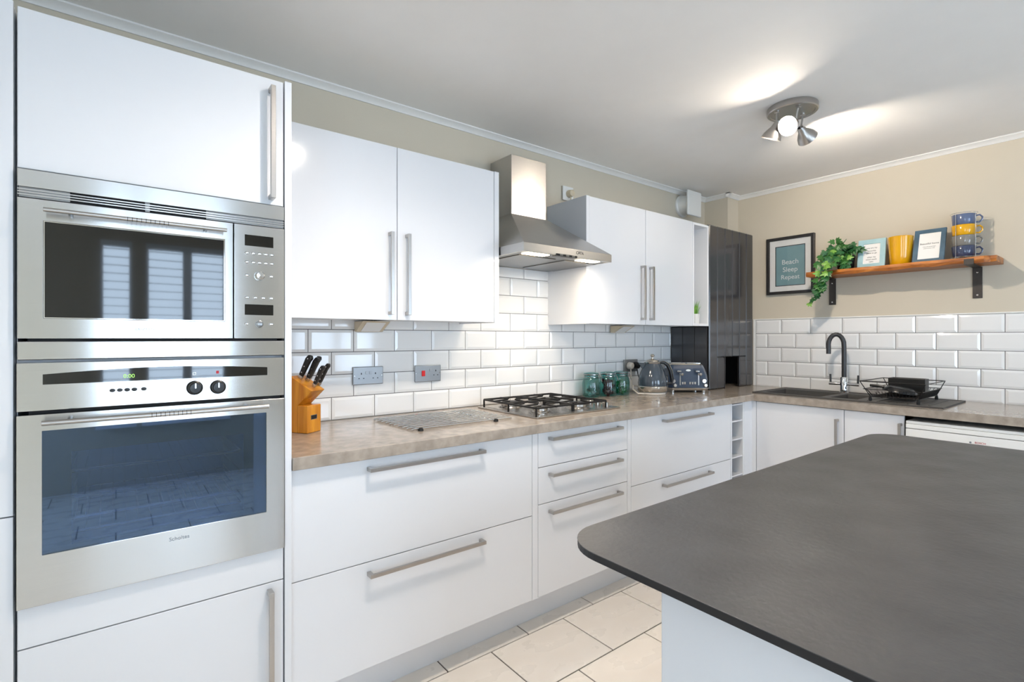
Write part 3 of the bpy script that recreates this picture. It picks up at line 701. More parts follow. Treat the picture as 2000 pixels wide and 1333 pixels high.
# ------------------------------------------------------------------ island
IX0, IX1, IY0, IY1, IZ = 0.655, 2.385, -2.62, -1.583, 0.925
def rrect(x0, x1, y0, y1, r, n=10):
    P = []
    for (cx_, cy, a0) in ((x1-r, y1-r, 0), (x0+r, y1-r, 90), (x0+r, y0+r, 180), (x1-r, y0+r, 270)):
        for k in range(n+1):
            a = R(a0 + 90*k/n); P.append((cx_ + r*math.cos(a), cy + r*math.sin(a)))
    return P
t = thing('kitchen_island', 'kitchen island with dark slate-grey top and white base', 'island', (1.5, -2.1, 0))
build(MB().prism(rrect(IX0, IX1, IY0, IY1, 0.095), 'z', IZ-0.0015, IZ), 'island_top', 'slate', t, 0.0005, label='thin dark grey stone top with rounded corners')
build(MB().prism(rrect(IX0+0.0005, IX1-0.0005, IY0+0.0005, IY1-0.0005, 0.095), 'z', IZ-0.0132, IZ-0.0015), 'top_core', 'slate_edge', t)
build(MB().box(0.690, 2.35, -2.56, -1.792, 0.0, IZ-0.0133), 'island_base', 'white_gloss', t, 0.002)

# ------------------------------------------------------------------ hob
t = thing('gas_hob', 'stainless gas hob with black pan supports under the hood', 'hob', (1.8, -0.3, ZT))
H0, H1, HA, HB = 1.506, 2.090, -0.537, -0.055
build(MB().prism(rrect(H0, H1, HA, HB, 0.012, 4), 'z', ZT, ZT+0.008), 'tray', 'hob_steel', t, 0.003)
build(MB().prism(rrect(H0+0.022, H1-0.022, HA+0.022, HB-0.022, 0.02, 4), 'z', ZT+0.008, ZT+0.0095), 'tray_well', 'hob_steel', t)
for (x, y, r) in ((1.635, -0.415, 0.036), (1.635, -0.175, 0.048), (1.895, -0.415, 0.048), (1.895, -0.175, 0.036)):
    b = build(MB().lathe([(r*1.35, 0), (r*1.3, 0.005), (r*1.0, 0.008), (r*1.0, 0.018), (0, 0.018)], (x, y, ZT+0.0095), 28), 'burner', 'hob_steel', t, smooth=True)
    build(MB().lathe([(r*0.95, 0), (r*0.95, 0.006), (r*0.85, 0.009), (0, 0.009)], (x, y, ZT+0.0278), 28), 'burner_cap', 'cast_iron', b, smooth=True)
GZ = ZT + 0.044
for (gx0, gx1) in ((1.530, 1.762), (1.770, 2.005)):
    m = MB(); q = 0.0052
    cx_ = (gx0+gx1)/2; ya, yb = HA+0.030, HB-0.030
    for y in (ya, (ya+yb)/2, yb): m.cyl((gx0, y, GZ), (gx1, y, GZ), q, n=6)
    for x in (gx0, gx1): m.cyl((x, ya, GZ), (x, yb, GZ), q, n=6)
    for (x, y) in ((gx0, ya), (gx1, ya), (gx0, yb), (gx1, yb), (gx0, (ya+yb)/2), (gx1, (ya+yb)/2)):
        m.tube([(x, y, GZ), (x, y, GZ-0.010), (x, y, ZT+0.008)], q, 6)
    for yc in (-0.415, -0.175):
        for s in (-1, 1):
            m.cyl((cx_ + s*(gx1-gx0)/2, yc, GZ), (cx_ + s*0.028, yc, GZ+0.004), q*0.9, n=6)
            m.cyl((cx_, yc + s*0.105, GZ), (cx_, yc + s*0.028, GZ+0.004), q*0.9, n=6)
            for v in (-1, 1):
                m.cyl((cx_ + s*(gx1-gx0)/2, yc + v*0.062, GZ), (cx_ + s*0.062, yc + v*0.062, GZ+0.003), q*0.8, n=6)
    build(m, 'pan_support', 'cast_iron', t)
k0 = None
for k in range(4):
    y = -0.47 + k*0.055
    if k0 is None: k0 = build(MB().lathe([(0.017, 0), (0.016, 0.018), (0.013, 0.021), (0, 0.021)], (2.045, y, ZT+0.0095), 20), 'knob', 'hob_steel', t, smooth=True); ko = ORG[k0].copy()
    else: dup(k0, t, ko + Vector((0, k*0.055, 0)))

# steel rod stand
t = thing('rod_trivet', 'stainless steel rod pan rest lying on the worktop', 'trivet', (1.17, -0.28, ZT))
NR = 10
for k in range(NR):
    y = -0.455 + k*0.0365
    xa = 0.922 - 0.002*k; xb = 1.425
    build(MB().tube([(xa, y, ZT+0.0045), (xa+0.01, y, ZT+0.007), (xb-0.01, y, ZT+0.007), (xb, y, ZT+0.0045)], 0.0034, 8), 'rod', 'chrome', t, smooth=True)
for x in (0.955, 1.325):
    build(MB().lathe([(0.011, 0), (0.011, 0.005), (0.007, 0.012), (0, 0.013)], (x, -0.472, ZT), 14), 'foot', 'rubber', t, smooth=True)
    build(MB().cyl((x, -0.47, ZT+0.0035), (x, -0.12, ZT+0.0035), 0.0025, n=6), 'cross_rail', 'chrome', t)

# ------------------------------------------------------------------ knife block
KA = R(33.5)
KM = Matrix.Translation((0.6115, -0.2435, ZT)) @ Matrix.Rotation(KA, 4, 'Z')   # local x: across the front, -y: toward the front
t = thing('knife_block', 'honey coloured wooden knife block beside oven tower', 'knife block', (0.58, -0.2, ZT))
W = 0.039
build(MB(KM).box(-W, W, 0.0, 0.047, 0.0005, 0.108), 'front_block', 'block_wood', t, 0.003)
build(MB(KM).prism([(0.0475, 0.0005), (0.0475, 0.106), (-0.020, 0.166), (0.082, 0.222), (0.155, 0.125), (0.155, 0.0005)], 'x', -W+0.001, W-0.001), 'body', 'block_wood', t, 0.003)
bd = build(MB(KM).box(-0.020, 0.014, -0.0015, 0.0005, 0.052, 0.070), 'badge', 'chrome', t)
build(MB(KM).box(-0.018, 0.012, -0.0022, -0.0012, 0.054, 0.068), 'badge_face', 'black_plastic', bd)
sl = Vector((0, 0.102, 0.056)).normalized(); up = Vector((0, -0.056, 0.102)).normalized()
kp = [(-0.012, 0.090, 0.097, 0.0125, 'largest black-handled knife in the block, at the back'), (0.008, 0.070, 0.097, 0.0115, 'black-handled knife in the middle of the block'),
      (0.026, 0.078, 0.098, 0.010, 'black-handled sharpening tool behind the middle knife'), (-0.004, 0.024, 0.088, 0.009, 'small black-handled knife near the block front'), (0.031, 0.030, 0.092, 0.0085, 'small black-handled knife nearest the tiles')]
for (lx, ls, ln, hw, lab) in kp:
    base = Vector((lx, -0.020, 0.166)) + sl*ls
    B0 = KM @ Matrix.Translation(base) @ Matrix([[1,0,0,0],[0,sl.y,up.y,0],[0,sl.z,up.z,0],[0,0,0,1]])   # local: x thickness, y along slope, z out of the block
    k = thing('knife', lab, 'knife', B0 @ Vector((0, 0, 0)), 'knives in the block')
    bl = build(MB(B0).box(-0.0018, 0.0018, -hw*0.8, hw*0.8, -0.055, 0.004), 'blade', 'chrome', k)
    build(MB(B0).box(-0.0065, 0.0065, -hw*0.72, hw*0.72, 0.003, 0.016), 'bolster', 'steel', k, 0.002)
    hs = build(MB(B0).prism([(-hw*0.68, 0.016), (-hw*0.78, ln*0.5), (-hw*0.9, ln*0.85), (-hw*1.25, ln), (-hw*0.6, ln+0.010), (hw*0.5, ln+0.008), (hw*0.95, ln*0.9), (hw*0.8, ln*0.5), (hw*0.68, 0.016)], 'x', -0.0075, 0.0075), 'handle', 'black_plastic', k, 0.003)
    for z in (0.030, 0.016+(ln-0.016)*0.5, ln-0.006):
        build(MB(B0).cyl((-0.0082, 0, z), (0.0082, 0, z), 0.0026, n=10), 'rivet', 'chrome', hs)

# ------------------------------------------------------------------ storage jars
def jar(x, y, lab, fill, fm, fh):
    t = thing('storage_jar', lab, 'jar', (x, y, ZT), 'clip-top jars on the worktop')
    build(MB().lathe_open([(0.0, 0.002), (0.046, 0.0), (0.053, 0.006), (0.056, 0.03), (0.056, 0.085), (0.050, 0.112), (0.044, 0.122), (0.044, 0.136)], (x, y, ZT), 32), 'glass_body', 'green_glass', t, smooth=True, ang=60)
    ld_ = build(MB().lathe([(0.046, 0), (0.047, 0.004), (0.044, 0.012), (0.020, 0.017), (0, 0.017)], (x, y, ZT+0.139), 32), 'lid', 'green_glass', t, smooth=True)
    build(MB().tube([(x + 0.047*math.cos(a*math.pi/12), y + 0.047*math.sin(a*math.pi/12), ZT+0.126) for a in range(24)], 0.0017, 6, closed=True), 'wire_ring', 'chrome', t)
    build(MB().tube([(x + 0.048*math.cos(a*math.pi/12), y + 0.048*math.sin(a*math.pi/12), ZT+0.142) for a in range(24)], 0.0017, 6, closed=True), 'wire_ring', 'chrome', t)
    build(MB().lathe([(0.0455, 0), (0.0455, 0.003)], (x, y, ZT+0.1362), 28), 'rubber_seal', 'rubber', t)
    f = Vector((0.72, -0.69, 0)); s_ = Vector((0.69, 0.72, 0)); P0 = Vector((x, y, ZT))
    build(MB().tube([P0+f*0.048+s_*0.012+Vector((0,0,0.142)), P0+f*0.058+s_*0.012+Vector((0,0,0.125)), P0+f*0.066+s_*0.010+Vector((0,0,0.098)), P0+f*0.066-s_*0.010+Vector((0,0,0.098)), P0+f*0.058-s_*0.012+Vector((0,0,0.125)), P0+f*0.048-s_*0.012+Vector((0,0,0.142))], 0.0018, 6), 'clip', 'chrome', t)
    m = MB()
    for k in range(fill):
        a = random.uniform(0, 6.28); rr = random.uniform(0, 0.034); zz = 0.014 + fh*(k/fill)
        c = Vector((x + rr*math.cos(a), y + rr*math.sin(a), ZT+zz)); dd = Vector((random.uniform(-1,1), random.uniform(-1,1), random.uniform(-1,1))).normalized()
        m.lathe([(0, 0), (0.009, 0.001), (0.012, 0.010), (0.008, 0.014), (0, 0.014)], c, 8, dd)
    build(m, 'contents', fm, t, kind='stuff')
jar(2.345, -0.085, 'green clip-top jar nearest the hob, dark and white contents', 26, 'pods_dark', 0.045)
jar(2.480, -0.100, 'middle green clip-top jar full of dark red contents', 60, 'pods_red', 0.085)
jar(2.600, -0.110, 'green clip-top jar nearest the kettle, bright green contents', 40, 'pods_green', 0.075)

# ------------------------------------------------------------------ kettle
KX, KY = 2.790, -0.215
KT = Matrix.Translation((KX, KY, ZT)) @ Matrix.Rotation(R(-37.9), 4, 'Z')      # local x = image right, local y = away
t = thing('kettle', 'dark blue-grey dome kettle beside the toaster', 'kettle', (KX, KY, ZT))
build(MB(KT).lathe([(0.080, 0), (0.084, 0.004), (0.084, 0.014), (0.078, 0.018), (0, 0.018)], n=36), 'power_base', 'cable_white', t, smooth=True)
build(MB(KT).lathe([(0.090, 0.019), (0.095, 0.026), (0.096, 0.052), (0.093, 0.056), (0, 0.056)], n=36), 'base_band', 'cream_trim', t, smooth=True)
build(MB(KT).lathe([(0.093, 0.057), (0.095, 0.075), (0.090, 0.105), (0.078, 0.145), (0.062, 0.180), (0.050, 0.203), (0.0, 0.203)], n=36), 'body', 'kettle_paint', t, smooth=True)
build(MB(KT).lathe([(0.054, 0.2035), (0.056, 0.210), (0.048, 0.214), (0.0, 0.214)], n=36), 'top_band', 'chrome', t, smooth=True)
l_ = build(MB(KT).lathe([(0.045, 0.2145), (0.040, 0.222), (0.018, 0.230), (0.008, 0.233), (0.007, 0.242), (0, 0.242)], n=28), 'lid', 'cream_trim', t, smooth=True)
build(MB(KT).lathe([(0.006, 0.2425), (0.013, 0.248), (0.014, 0.256), (0.008, 0.263), (0, 0.264)], n=20), 'lid_knob', 'cream_trim', l_, smooth=True)
hp = [(0.042, 0, 0.208), (0.075, 0, 0.208), (0.100, 0, 0.190), (0.118, 0, 0.150), (0.128, 0, 0.100), (0.126, 0, 0.072), (0.092, 0, 0.066)]
build(MB(KT).tube(hp, 0.010, 10, rs=[0.008, 0.011, 0.012, 0.012, 0.011, 0.010, 0.008]), 'handle', 'black_plastic', t, smooth=True)
build(MB(KT).tube([(p[0]+0.010*(1 if i < 6 else 0), -0.008, p[2]+0.006) for i, p in enumerate(hp[1:6])], 0.0025, 6), 'handle_trim', 'chrome', t, smooth=True)
build(MB(KT).add([(-0.050, -0.018, 0.198), (-0.050, 0.018, 0.198), (-0.094, 0, 0.208), (-0.060, -0.014, 0.150), (-0.060, 0.014, 0.150), (-0.048, -0.016, 0.205), (-0.048, 0.016, 0.205)], [(5,2,3), (2,6,4), (2,4,3), (5,6,2), (5,3,4,6)]), 'spout', 'kettle_paint', t)
build(MB(KT).tube([(-0.070, -0.055, 0.006), (-0.110, -0.05, 0.010), (-0.128, 0.0, 0.030), (-0.115, 0.05, 0.050), (-0.075, 0.08, 0.045), (-0.03, 0.12, 0.03)], 0.0045, 8), 'cord', 'cable_white', t, smooth=True)

# ------------------------------------------------------------------ toaster
TX, TY = 3.118, -0.235
TM = Matrix.Translation((TX, TY, ZT+0.0006)) @ Matrix.Rotation(R(-37.9), 4, 'Z')
t = thing('toaster', 'dark blue four-slice toaster with chrome dials beside boiler cupboard', 'toaster', (TX, TY, ZT))
m = MB(TM)
def ring8(z, w, d):
    c = 0.022
    return [(-w+c,-d,z),(w-c,-d,z),(w,-d+c,z),(w,d-c,z),(w-c,d,z),(-w+c,d,z),(-w,d-c,z),(-w,-d+c,z)]
prof8 = [(0.032, 0.134, 0.105), (0.075, 0.135, 0.106), (0.115, 0.132, 0.098), (0.160, 0.122, 0.080), (0.184, 0.114, 0.066)]
vs = []; fs = []
for z, w, d in prof8: vs += ring8(z, w, d)
for i in range(len(prof8)-1):
    for k in range(8): l = (k+1) % 8; fs.append((i*8+k, i*8+l, (i+1)*8+l, (i+1)*8+k))
fs += [tuple(range(7, -1, -1)), tuple(range(32, 40))]
bdy = build(MB(TM).add(vs, fs), 'body', 'toaster_paint', t, 0.004, seg=3)
vs = ring8(0.014, 0.132, 0.103) + ring8(0.032, 0.141, 0.112)
build(MB(TM).add(vs, [tuple(range(7,-1,-1)), tuple(range(8,16))] + [(k, (k+1)%8, 8+(k+1)%8, 8+k) for k in range(8)]), 'base_band', 'chrome', t, 0.002)
vs = ring8(0.184, 0.112, 0.066) + ring8(0.192, 0.104, 0.058)
tp = build(MB(TM).add(vs, [tuple(range(7,-1,-1)), tuple(range(8,16))] + [(k, (k+1)%8, 8+(k+1)%8, 8+k) for k in range(8)]), 'top_plate', 'cream_trim', t, 0.001)
for x in (-0.052, 0.052):
    for y in (-0.028, 0.028):
        build(MB(TM).ring('z', (x-0.046, x+0.046, y-0.017, y+0.017), (x-0.040, x+0.040, y-0.012, y+0.012), 0.192, 0.1975), 'slot_frame', 'chrome', tp, 0.001)
        build(MB(TM).box(x-0.040, x+0.040, y-0.012, y+0.012, 0.1921, 0.1928), 'slot', 'dark_gap', tp)
for x in (-0.062, 0.062):
    build(MB(TM).box(x-0.0035, x+0.0035, -0.1095, -0.090, 0.050, 0.130), 'lever_slot', 'chrome', t)
    lv = build(MB(TM).box(x-0.022, x+0.006, -0.118, -0.088, 0.138, 0.150), 'lever', 'chrome', t, 0.003)
    build(MB(TM).lathe([(0.0, -0.011), (0.008, -0.008), (0.011, 0), (0.008, 0.008), (0, 0.011)], (x+0.010, -0.118, 0.124), 14), 'lever_knob', 'chrome', lv, smooth=True)
for x, s in ((-0.108, 0.6), (0.098, 0.6)):
    q = TM.to_3x3() @ Vector((0, -1, 0))
    build(MB().lathe([(0.016, 0), (0.016, 0.006), (0.012, 0.012), (0, 0.012)], TM @ Vector((x, -0.105, 0.078)), 20, q), 'dial', 'chrome', t, smooth=True)
    build(MB().lathe([(0.012, 0), (0.012, 0.012), (0.009, 0.015), (0, 0.015)], TM @ Vector((x+0.010, -0.105, 0.049)), 20, q), 'dial', 'cream_trim', t, smooth=True)
for x in (-0.045, -0.030, 0.005, 0.022, 0.039):
    build(MB(TM).box(x-0.006, x+0.006, -0.1105, -0.103, 0.055, 0.072), 'button', 'chrome', t, 0.002)
build(MB(TM @ Matrix.Translation((0.0, -0.0855, 0.148)) @ Matrix.Rotation(R(70), 4, 'X')).lathe([(0.016, -0.002), (0.016, 0.003), (0, 0.0035)], (0, 0, 0), 20, None, (1, 0.45)), 'badge', 'letter_white', t, smooth=True)
for x in (-0.105, 0.105):
    for y in (-0.08, 0.08): build(MB(TM).lathe([(0.012, 0), (0.013, 0.014)], (x, y, 0.0), 14), 'foot', 'chrome', t, smooth=True)

# ------------------------------------------------------------------ sink, tap, drying rack
t = thing('sink', 'black composite sink with one and a half bowls', 'sink', (3.6, -1.09, 0.70))
sk = MB(); ox0, ox1, oy0, oy1 = 3.372, 3.858, -1.588, -0.588
b1 = (3.425, 3.765, -0.985, -0.630); b2 = (3.455, 3.735, -1.175, -1.030)
zt, zb = ZT+0.006, ZT-0.001
xs_ = sorted({ox0, 3.425, 3.455, 3.735, 3.765, ox1}); ys_ = sorted({oy0, -1.175, -1.030, -0.985, -0.630, oy1})
for i in range(len(xs_)-1):
    for j in range(len(ys_)-1):
        cx_, cy = (xs_[i]+xs_[i+1])/2, (ys_[j]+ys_[j+1])/2
        if any(b[0] < cx_ < b[1] and b[2] < cy < b[3] for b in (b1, b2)): continue
        sk.box(xs_[i], xs_[i+1], ys_[j], ys_[j+1], zb, zt)
build(sk, 'deck', 'sink_stone', t)
for (a, b, c, d_), dep in ((b1, 0.19), (b2, 0.14)):
    m = MB()
    def rr(z, s): return [(a+s, c+s, z), (b-s, c+s, z), (b-s, d_-s, z), (a+s, d_-s, z)]
    vs = rr(zt, 0) + rr(zt-dep, 0.018) ; vs += [(x, y, z) for x, y, z in rr(zt, -0.004)] + rr(zt-dep-0.004, 0.014)
    vs = [(x, y, min(z, zt-0.0005)) for x, y, z in vs]
    m.add(vs, [(k, (k+1)%4, 4+(k+1)%4, 4+k) for k in range(4)] + [(4,5,6,7)] + [(8+k, 12+k, 12+(k+1)%4, 8+(k+1)%4) for k in range(4)] + [(15,14,13,12)])
    bw = build(m, 'bowl', 'sink_stone', t)
    build(MB().lathe([(0.04, 0), (0.038, 0.003), (0.02, 0.002), (0, 0.002)], ((a+b)/2, (c+d_)/2, zt-dep), 24), 'drain', 'chrome', bw, smooth=True)
for k in range(7):
    y = -1.235 - k*0.047
    build(MB().box(3.43, 3.80, y-0.004, y+0.004, zt, zt+0.0025), 'drainer_rib', 'sink_stone', t, 0.001)
build(MB().ring('z', (ox0, ox1, oy0, oy1), (ox0+0.012, ox1-0.012, oy0+0.012, oy1-0.012), zt, zt+0.003), 'raised_edge', 'sink_stone', t, 0.001)
PX, PY = 3.808, -0.985; z0 = ZT+0.006
t = thing('mixer_tap', 'swan-neck mixer tap, black spout on chrome body', 'tap', (PX, PY, z0))
build(MB().lathe([(0.027, 0), (0.027, 0.004), (0.0225, 0.008), (0.0225, 0.100), (0.020, 0.104), (0, 0.104)], (PX, PY, z0), 28), 'body', 'chrome', t, smooth=True)
sp = Vector((-0.35, 0.94, 0)).normalized()
arc = [Vector((PX, PY, z0+0.100)), Vector((PX, PY, z0+0.20)), Vector((PX, PY, z0+0.30))]
for k in range(1, 13):
    a = math.pi*k/12*1.06; arc.append(Vector((PX, PY, z0+0.315)) + sp*0.044*(1-math.cos(a)) + Vector((0, 0, 0.072*math.sin(a))))
arc.append(arc[-1] + Vector((0, 0, -0.045)))
build(MB().tube(arc, 0.0142, 16), 'spout', 'tap_black', t, smooth=True)
for s in (1, -1):
    e = Vector((0.0, s*1.0, 0)); p = Vector((PX, PY, z0+0.058))
    a = build(MB().tube([p + e*0.018, p + e*0.055, p + e*0.088], 0.0095, 14, rs=[0.008, 0.0105, 0.011]), 'lever_arm', 'chrome', t, smooth=True)
    build(MB().cyl(p + e*0.080 + Vector((0,0,0.008)), p + e*0.082 + Vector((0,0,0.062)), 0.0062, n=12), 'lever', 'tap_black', a, smooth=True)
# rack
t = thing('drying_rack', 'black wire dish drying rack standing on the sink drainer', 'drying rack', (3.63, -1.36, zt))
def rect(x0, x1, y0, y1, z): return [(x0,y0,z),(x1,y0,z),(x1,y1,z),(x0,y1,z)]
RT = (3.418, 3.822, -1.503, -1.200, zt+0.112); RM = (3.428, 3.812, -1.490, -1.214, zt+0.068); RB = (3.440, 3.800, -1.468, -1.245, zt+0.026)
build(MB().tube(rect(*RT), 0.0026, 6, closed=True), 'rim', 'cast_iron', t)
build(MB().tube(rect(*RM), 0.0020, 6, closed=True), 'middle_wire', 'cast_iron', t)
m = MB().tube(rect(*RB), 0.0022, 6, closed=True)
for k in range(1, 15): x = RB[0] + (RB[1]-RB[0])*k/15; m.cyl((x, RB[2], RB[4]), (x, RB[3], RB[4]), 0.0015, n=5)
for k in range(1, 4): y = RB[2] + (RB[3]-RB[2])*k/4; m.cyl((RB[0], y, RB[4]-0.003), (RB[1], y, RB[4]-0.003), 0.0018, n=5)
build(m, 'floor_grid', 'cast_iron', t)
m = MB(); T4 = rect(*RT); M4 = rect(*RM); B4 = rect(*RB)
for k in range(4):
    m.cyl(T4[k], B4[k], 0.0024, n=6); n = (k+1) % 4; cnt = 22 if k % 2 == 0 else 16
    for j in range(1, cnt):
        f = j/cnt; m.cyl(Vector(M4[k]).lerp(Vector(M4[n]), f), Vector(B4[k]).lerp(Vector(B4[n]), f), 0.0014, n=5)
build(m, 'side_wires', 'cast_iron', t)
for (x, y) in ((RB[0], RB[2]), (RB[1], RB[2]), (RB[1], RB[3]), (RB[0], RB[3])):
    build(MB().lathe([(0.007, 0), (0.009, 0.010), (0.006, 0.026), (0.004, 0.030)], (x, y, zt), 12), 'foot', 'rubber', t, smooth=True)
cad = MB().ring('z', (3.712, 3.792, -1.435, -1.255), (3.717, 3.787, -1.430, -1.260), zt+0.034, zt+0.122).box(3.712, 3.792, -1.435, -1.255, zt+0.030, zt+0.034)
build(cad, 'cutlery_caddy', 'black_plastic', None, 0.003, label='black plastic cutlery caddy standing in the drying rack', cat='caddy')
t = thing('frying_pan', 'black pan lying tilted in the drying rack', 'pan', (3.60, -1.33, zt+0.03))
pm = Matrix.Translation((3.595, -1.345, zt+0.050)) @ Matrix.Rotation(R(9), 4, 'X')
build(MB(pm).lathe([(0.0, 0.028), (0.060, 0.026), (0.082, 0.006), (0.084, 0.0), (0.080, 0.004), (0.058, 0.022), (0.0, 0.024)], n=32), 'pan_body', 'pot_black', t, smooth=True)
build(MB(pm).tube([(0.0, 0.080, 0.010), (0.0, 0.110, 0.010), (0.0, 0.150, 0.004)], 0.008, 10, rs=[0.006, 0.009, 0.008]), 'pan_handle', 'black_plastic', t, smooth=True)

# ------------------------------------------------------------------ wall shelf and what stands on it
SZ0, SZ1 = 1.714, 1.748
t = thing('wall_shelf', 'rustic orange-brown wooden shelf on iron brackets', 'shelf', (3.82, -1.26, 1.53))
def edge(y): return 3.722 + 0.007*math.sin(y*19) + 0.004*math.sin(y*47+1) + (0.02 if y < -1.69 else 0)
m = MB(); n = 40; vs = []
for i in range(n+1):
    y = -0.784 - (1.735-0.784)*i/n; e = edge(y); dz = 0.003*math.sin(y*31)
    vs += [(e+0.004, y, SZ0+dz), (e-0.002, y, (SZ0+SZ1)/2), (e+0.003, y, SZ1), (XW+0.007, y, SZ1), (XW+0.007, y, SZ0)]
fs = []
for i in range(n):
    for k in range(5): l = (k+1) % 5; fs.append((i*5+k, i*5+l, (i+1)*5+l, (i+1)*5+k))
fs += [(4,3,2,1,0), tuple(n*5+k for k in range(5))]
build(m.add(vs, fs), 'board', 'shelf_wood', t, smooth=True, ang=30)
for y in (-0.872, -1.626):
    hw = 0.021; e = edge(y) - 0.004
    m = MB().prism([(XW+0.0078, 1.530), (XW+0.002, 1.530), (XW+0.002, SZ0-0.008), (e-0.006, SZ0-0.008), (e-0.006, SZ0+0.024), (e-0.001, SZ0+0.024), (e-0.001, SZ0-0.0035), (XW+0.0078, SZ0-0.0035)], 'y', y-hw, y+hw)
    b = build(m, 'bracket', 'iron', t, 0.001)
    for z in (1.548, 1.680): build(MB().lathe([(0.0055, 0), (0.005, 0.002), (0, 0.0028)], (XW+0.0018, y, z), 12, (-1, 0, 0)), 'screw', 'chrome', b, smooth=True)
SH = SZ1 + 0.0008
def photo_frame(label, y0, y1, x, h, lean, m, fw, lines, big):
    t = thing('photo_frame', label, 'picture frame', (x, (y0+y1)/2, SH), 'frames standing on the shelf')
    w = abs(y1-y0); M = Matrix.Translation((x, (y0+y1)/2, SH)) @ Matrix.Rotation(R(lean), 4, 'Y')
    build(MB(M).ring('x', (-w/2, w/2, 0, h), (-w/2+fw, w/2-fw, fw, h-fw), 0, 0.014), 'frame', m, t, 0.002)
    build(MB(M).box(0.005, 0.009, -w/2+fw, w/2-fw, fw, h-fw), 'card', 'paper', t)
    build(MB(M).box(0.0095, 0.0135, -w/2+0.004, w/2-0.004, 0.004, h-0.004), 'back_board', 'frame_black', t)
    for i, (s_, size, zf) in enumerate(lines):
        o = text(s_, 'lettering', 'letter_dark', t, M @ Vector((0.0045, 0, h*zf)), size, (R(90), 0, R(-90)), 0.0002)
        o.rotation_mode = 'QUATERNION'; o.rotation_quaternion = (Matrix.Rotation(R(lean), 4, 'Y') @ Matrix.Rotation(R(-90), 4, 'Z') @ Matrix.Rotation(R(90), 4, 'X')).to_quaternion()
    st = build(MB(M).prism([(0.013, h*0.75), (0.016, h*0.75), (0.016 + 0.04*(1 if lean < 12 else 0.9), 0.01+h*0.0), (0.010 + 0.04, 0.01)], 'y', -0.012, 0.012), 'strut', 'frame_black', t)
photo_frame('pale blue photo frame with handwritten card on shelf', -1.058, -1.210, 3.810, 0.190, 9, 'frame_pale', 0.030,
            [('you are my', 0.013, 0.70), ('favourite', 0.013, 0.60), ('place to go', 0.013, 0.52), ('when my', 0.013, 0.38), ('mind needs', 0.013, 0.30), ('calm', 0.013, 0.22)], False)
photo_frame('dark blue photo frame leaning back beside the mugs', -1.352, -1.503, 3.790, 0.218, 19, 'frame_navy', 0.024,
            [('Beautiful home', 0.015, 0.57), ('where the stories begin', 0.0065, 0.48), ('and love never ends', 0.0065, 0.43)], True)
t = thing('flower_pot', 'glossy yellow hammered pot on the wall shelf', 'pot', (3.838, -1.284, SH))
build(MB().lathe_open([(0.0, 0.001), (0.050, 0.0), (0.053, 0.004), (0.058, 0.08), (0.064, 0.172), (0.0655, 0.176), (0.063, 0.178), (0.060, 0.172), (0.054, 0.08), (0.048, 0.008), (0.0, 0.008)], (3.838, -1.284, SH), 40), 'pot_body', 'yellow_glaze', t, smooth=True, ang=60)
# mugs in a wire stand
MX, MY = 3.828, -1.585
t = thing('mug_stand', 'slim silver wire stand holding four stacked mugs', 'stand', (MX, MY, SH))
for k in range(4):
    a = R(45 + 90*k + 20); p = Vector((MX + 0.060*math.cos(a), MY + 0.060*math.sin(a), SH)); o_ = Vector((math.cos(a), math.sin(a), 0))
    build(MB().tube([p + o_*0.006 + Vector((0,0,0.0025)), p + Vector((0,0,0.012)), p + Vector((0,0,0.14)), p + Vector((0,0,0.262))], 0.0018, 6), 'upright', 'chrome', t, smooth=True)
for z in (0.012, 0.262): build(MB().tube([(MX + 0.060*math.cos(a*math.pi/16), MY + 0.060*math.sin(a*math.pi/16), SH+z) for a in range(32)], 0.0018, 6, closed=True), 'hoop', 'chrome', t, smooth=True)
build(MB().cyl((MX-0.06, MY, SH+0.012), (MX+0.06, MY, SH+0.012), 0.0018, n=6).cyl((MX, MY-0.06, SH+0.012), (MX, MY+0.06, SH+0.012), 0.0018, n=6), 'cross_wire', 'chrome', t)
for k, (m_, lab) in enumerate((('navy_glaze', 'dark navy mug, lowest of the stacked mugs'), ('grey_glaze', 'grey-brown mug between the navy and yellow mugs'), ('yellow_glaze', 'yellow mug, third up in the mug stack'), ('blue_glaze', 'slate blue mug on top of the mug stack'))):
    z = SH + 0.0142 + k*0.0605; hd = 0.0598
    q = thing('mug', lab, 'mug', (MX, MY, z), 'mugs stacked on the shelf')
    build(MB().lathe_open([(0.0, 0.001), (0.046, 0.0), (0.050, 0.004), (0.0555, hd-0.001), (0.0545, hd), (0.052, hd-0.002), (0.047, 0.007), (0.0, 0.007)], (MX, MY, z), 36), 'cup', m_, q, smooth=True, ang=60)
    hd_ = Vector((0.30, -0.95, 0)).normalized(); c0 = Vector((MX, MY, z)) + hd_*0.050
    build(MB().tube([c0 + Vector((0,0,0.050)), c0 + hd_*0.018 + Vector((0,0,0.053)), c0 + hd_*0.029 + Vector((0,0,0.040)), c0 + hd_*0.028 + Vector((0,0,0.024)), c0 + hd_*0.016 + Vector((0,0,0.012)), c0 + hd_*0.0 + Vector((0,0,0.014))], 0.0045, 8), 'handle', m_, q, smooth=True)

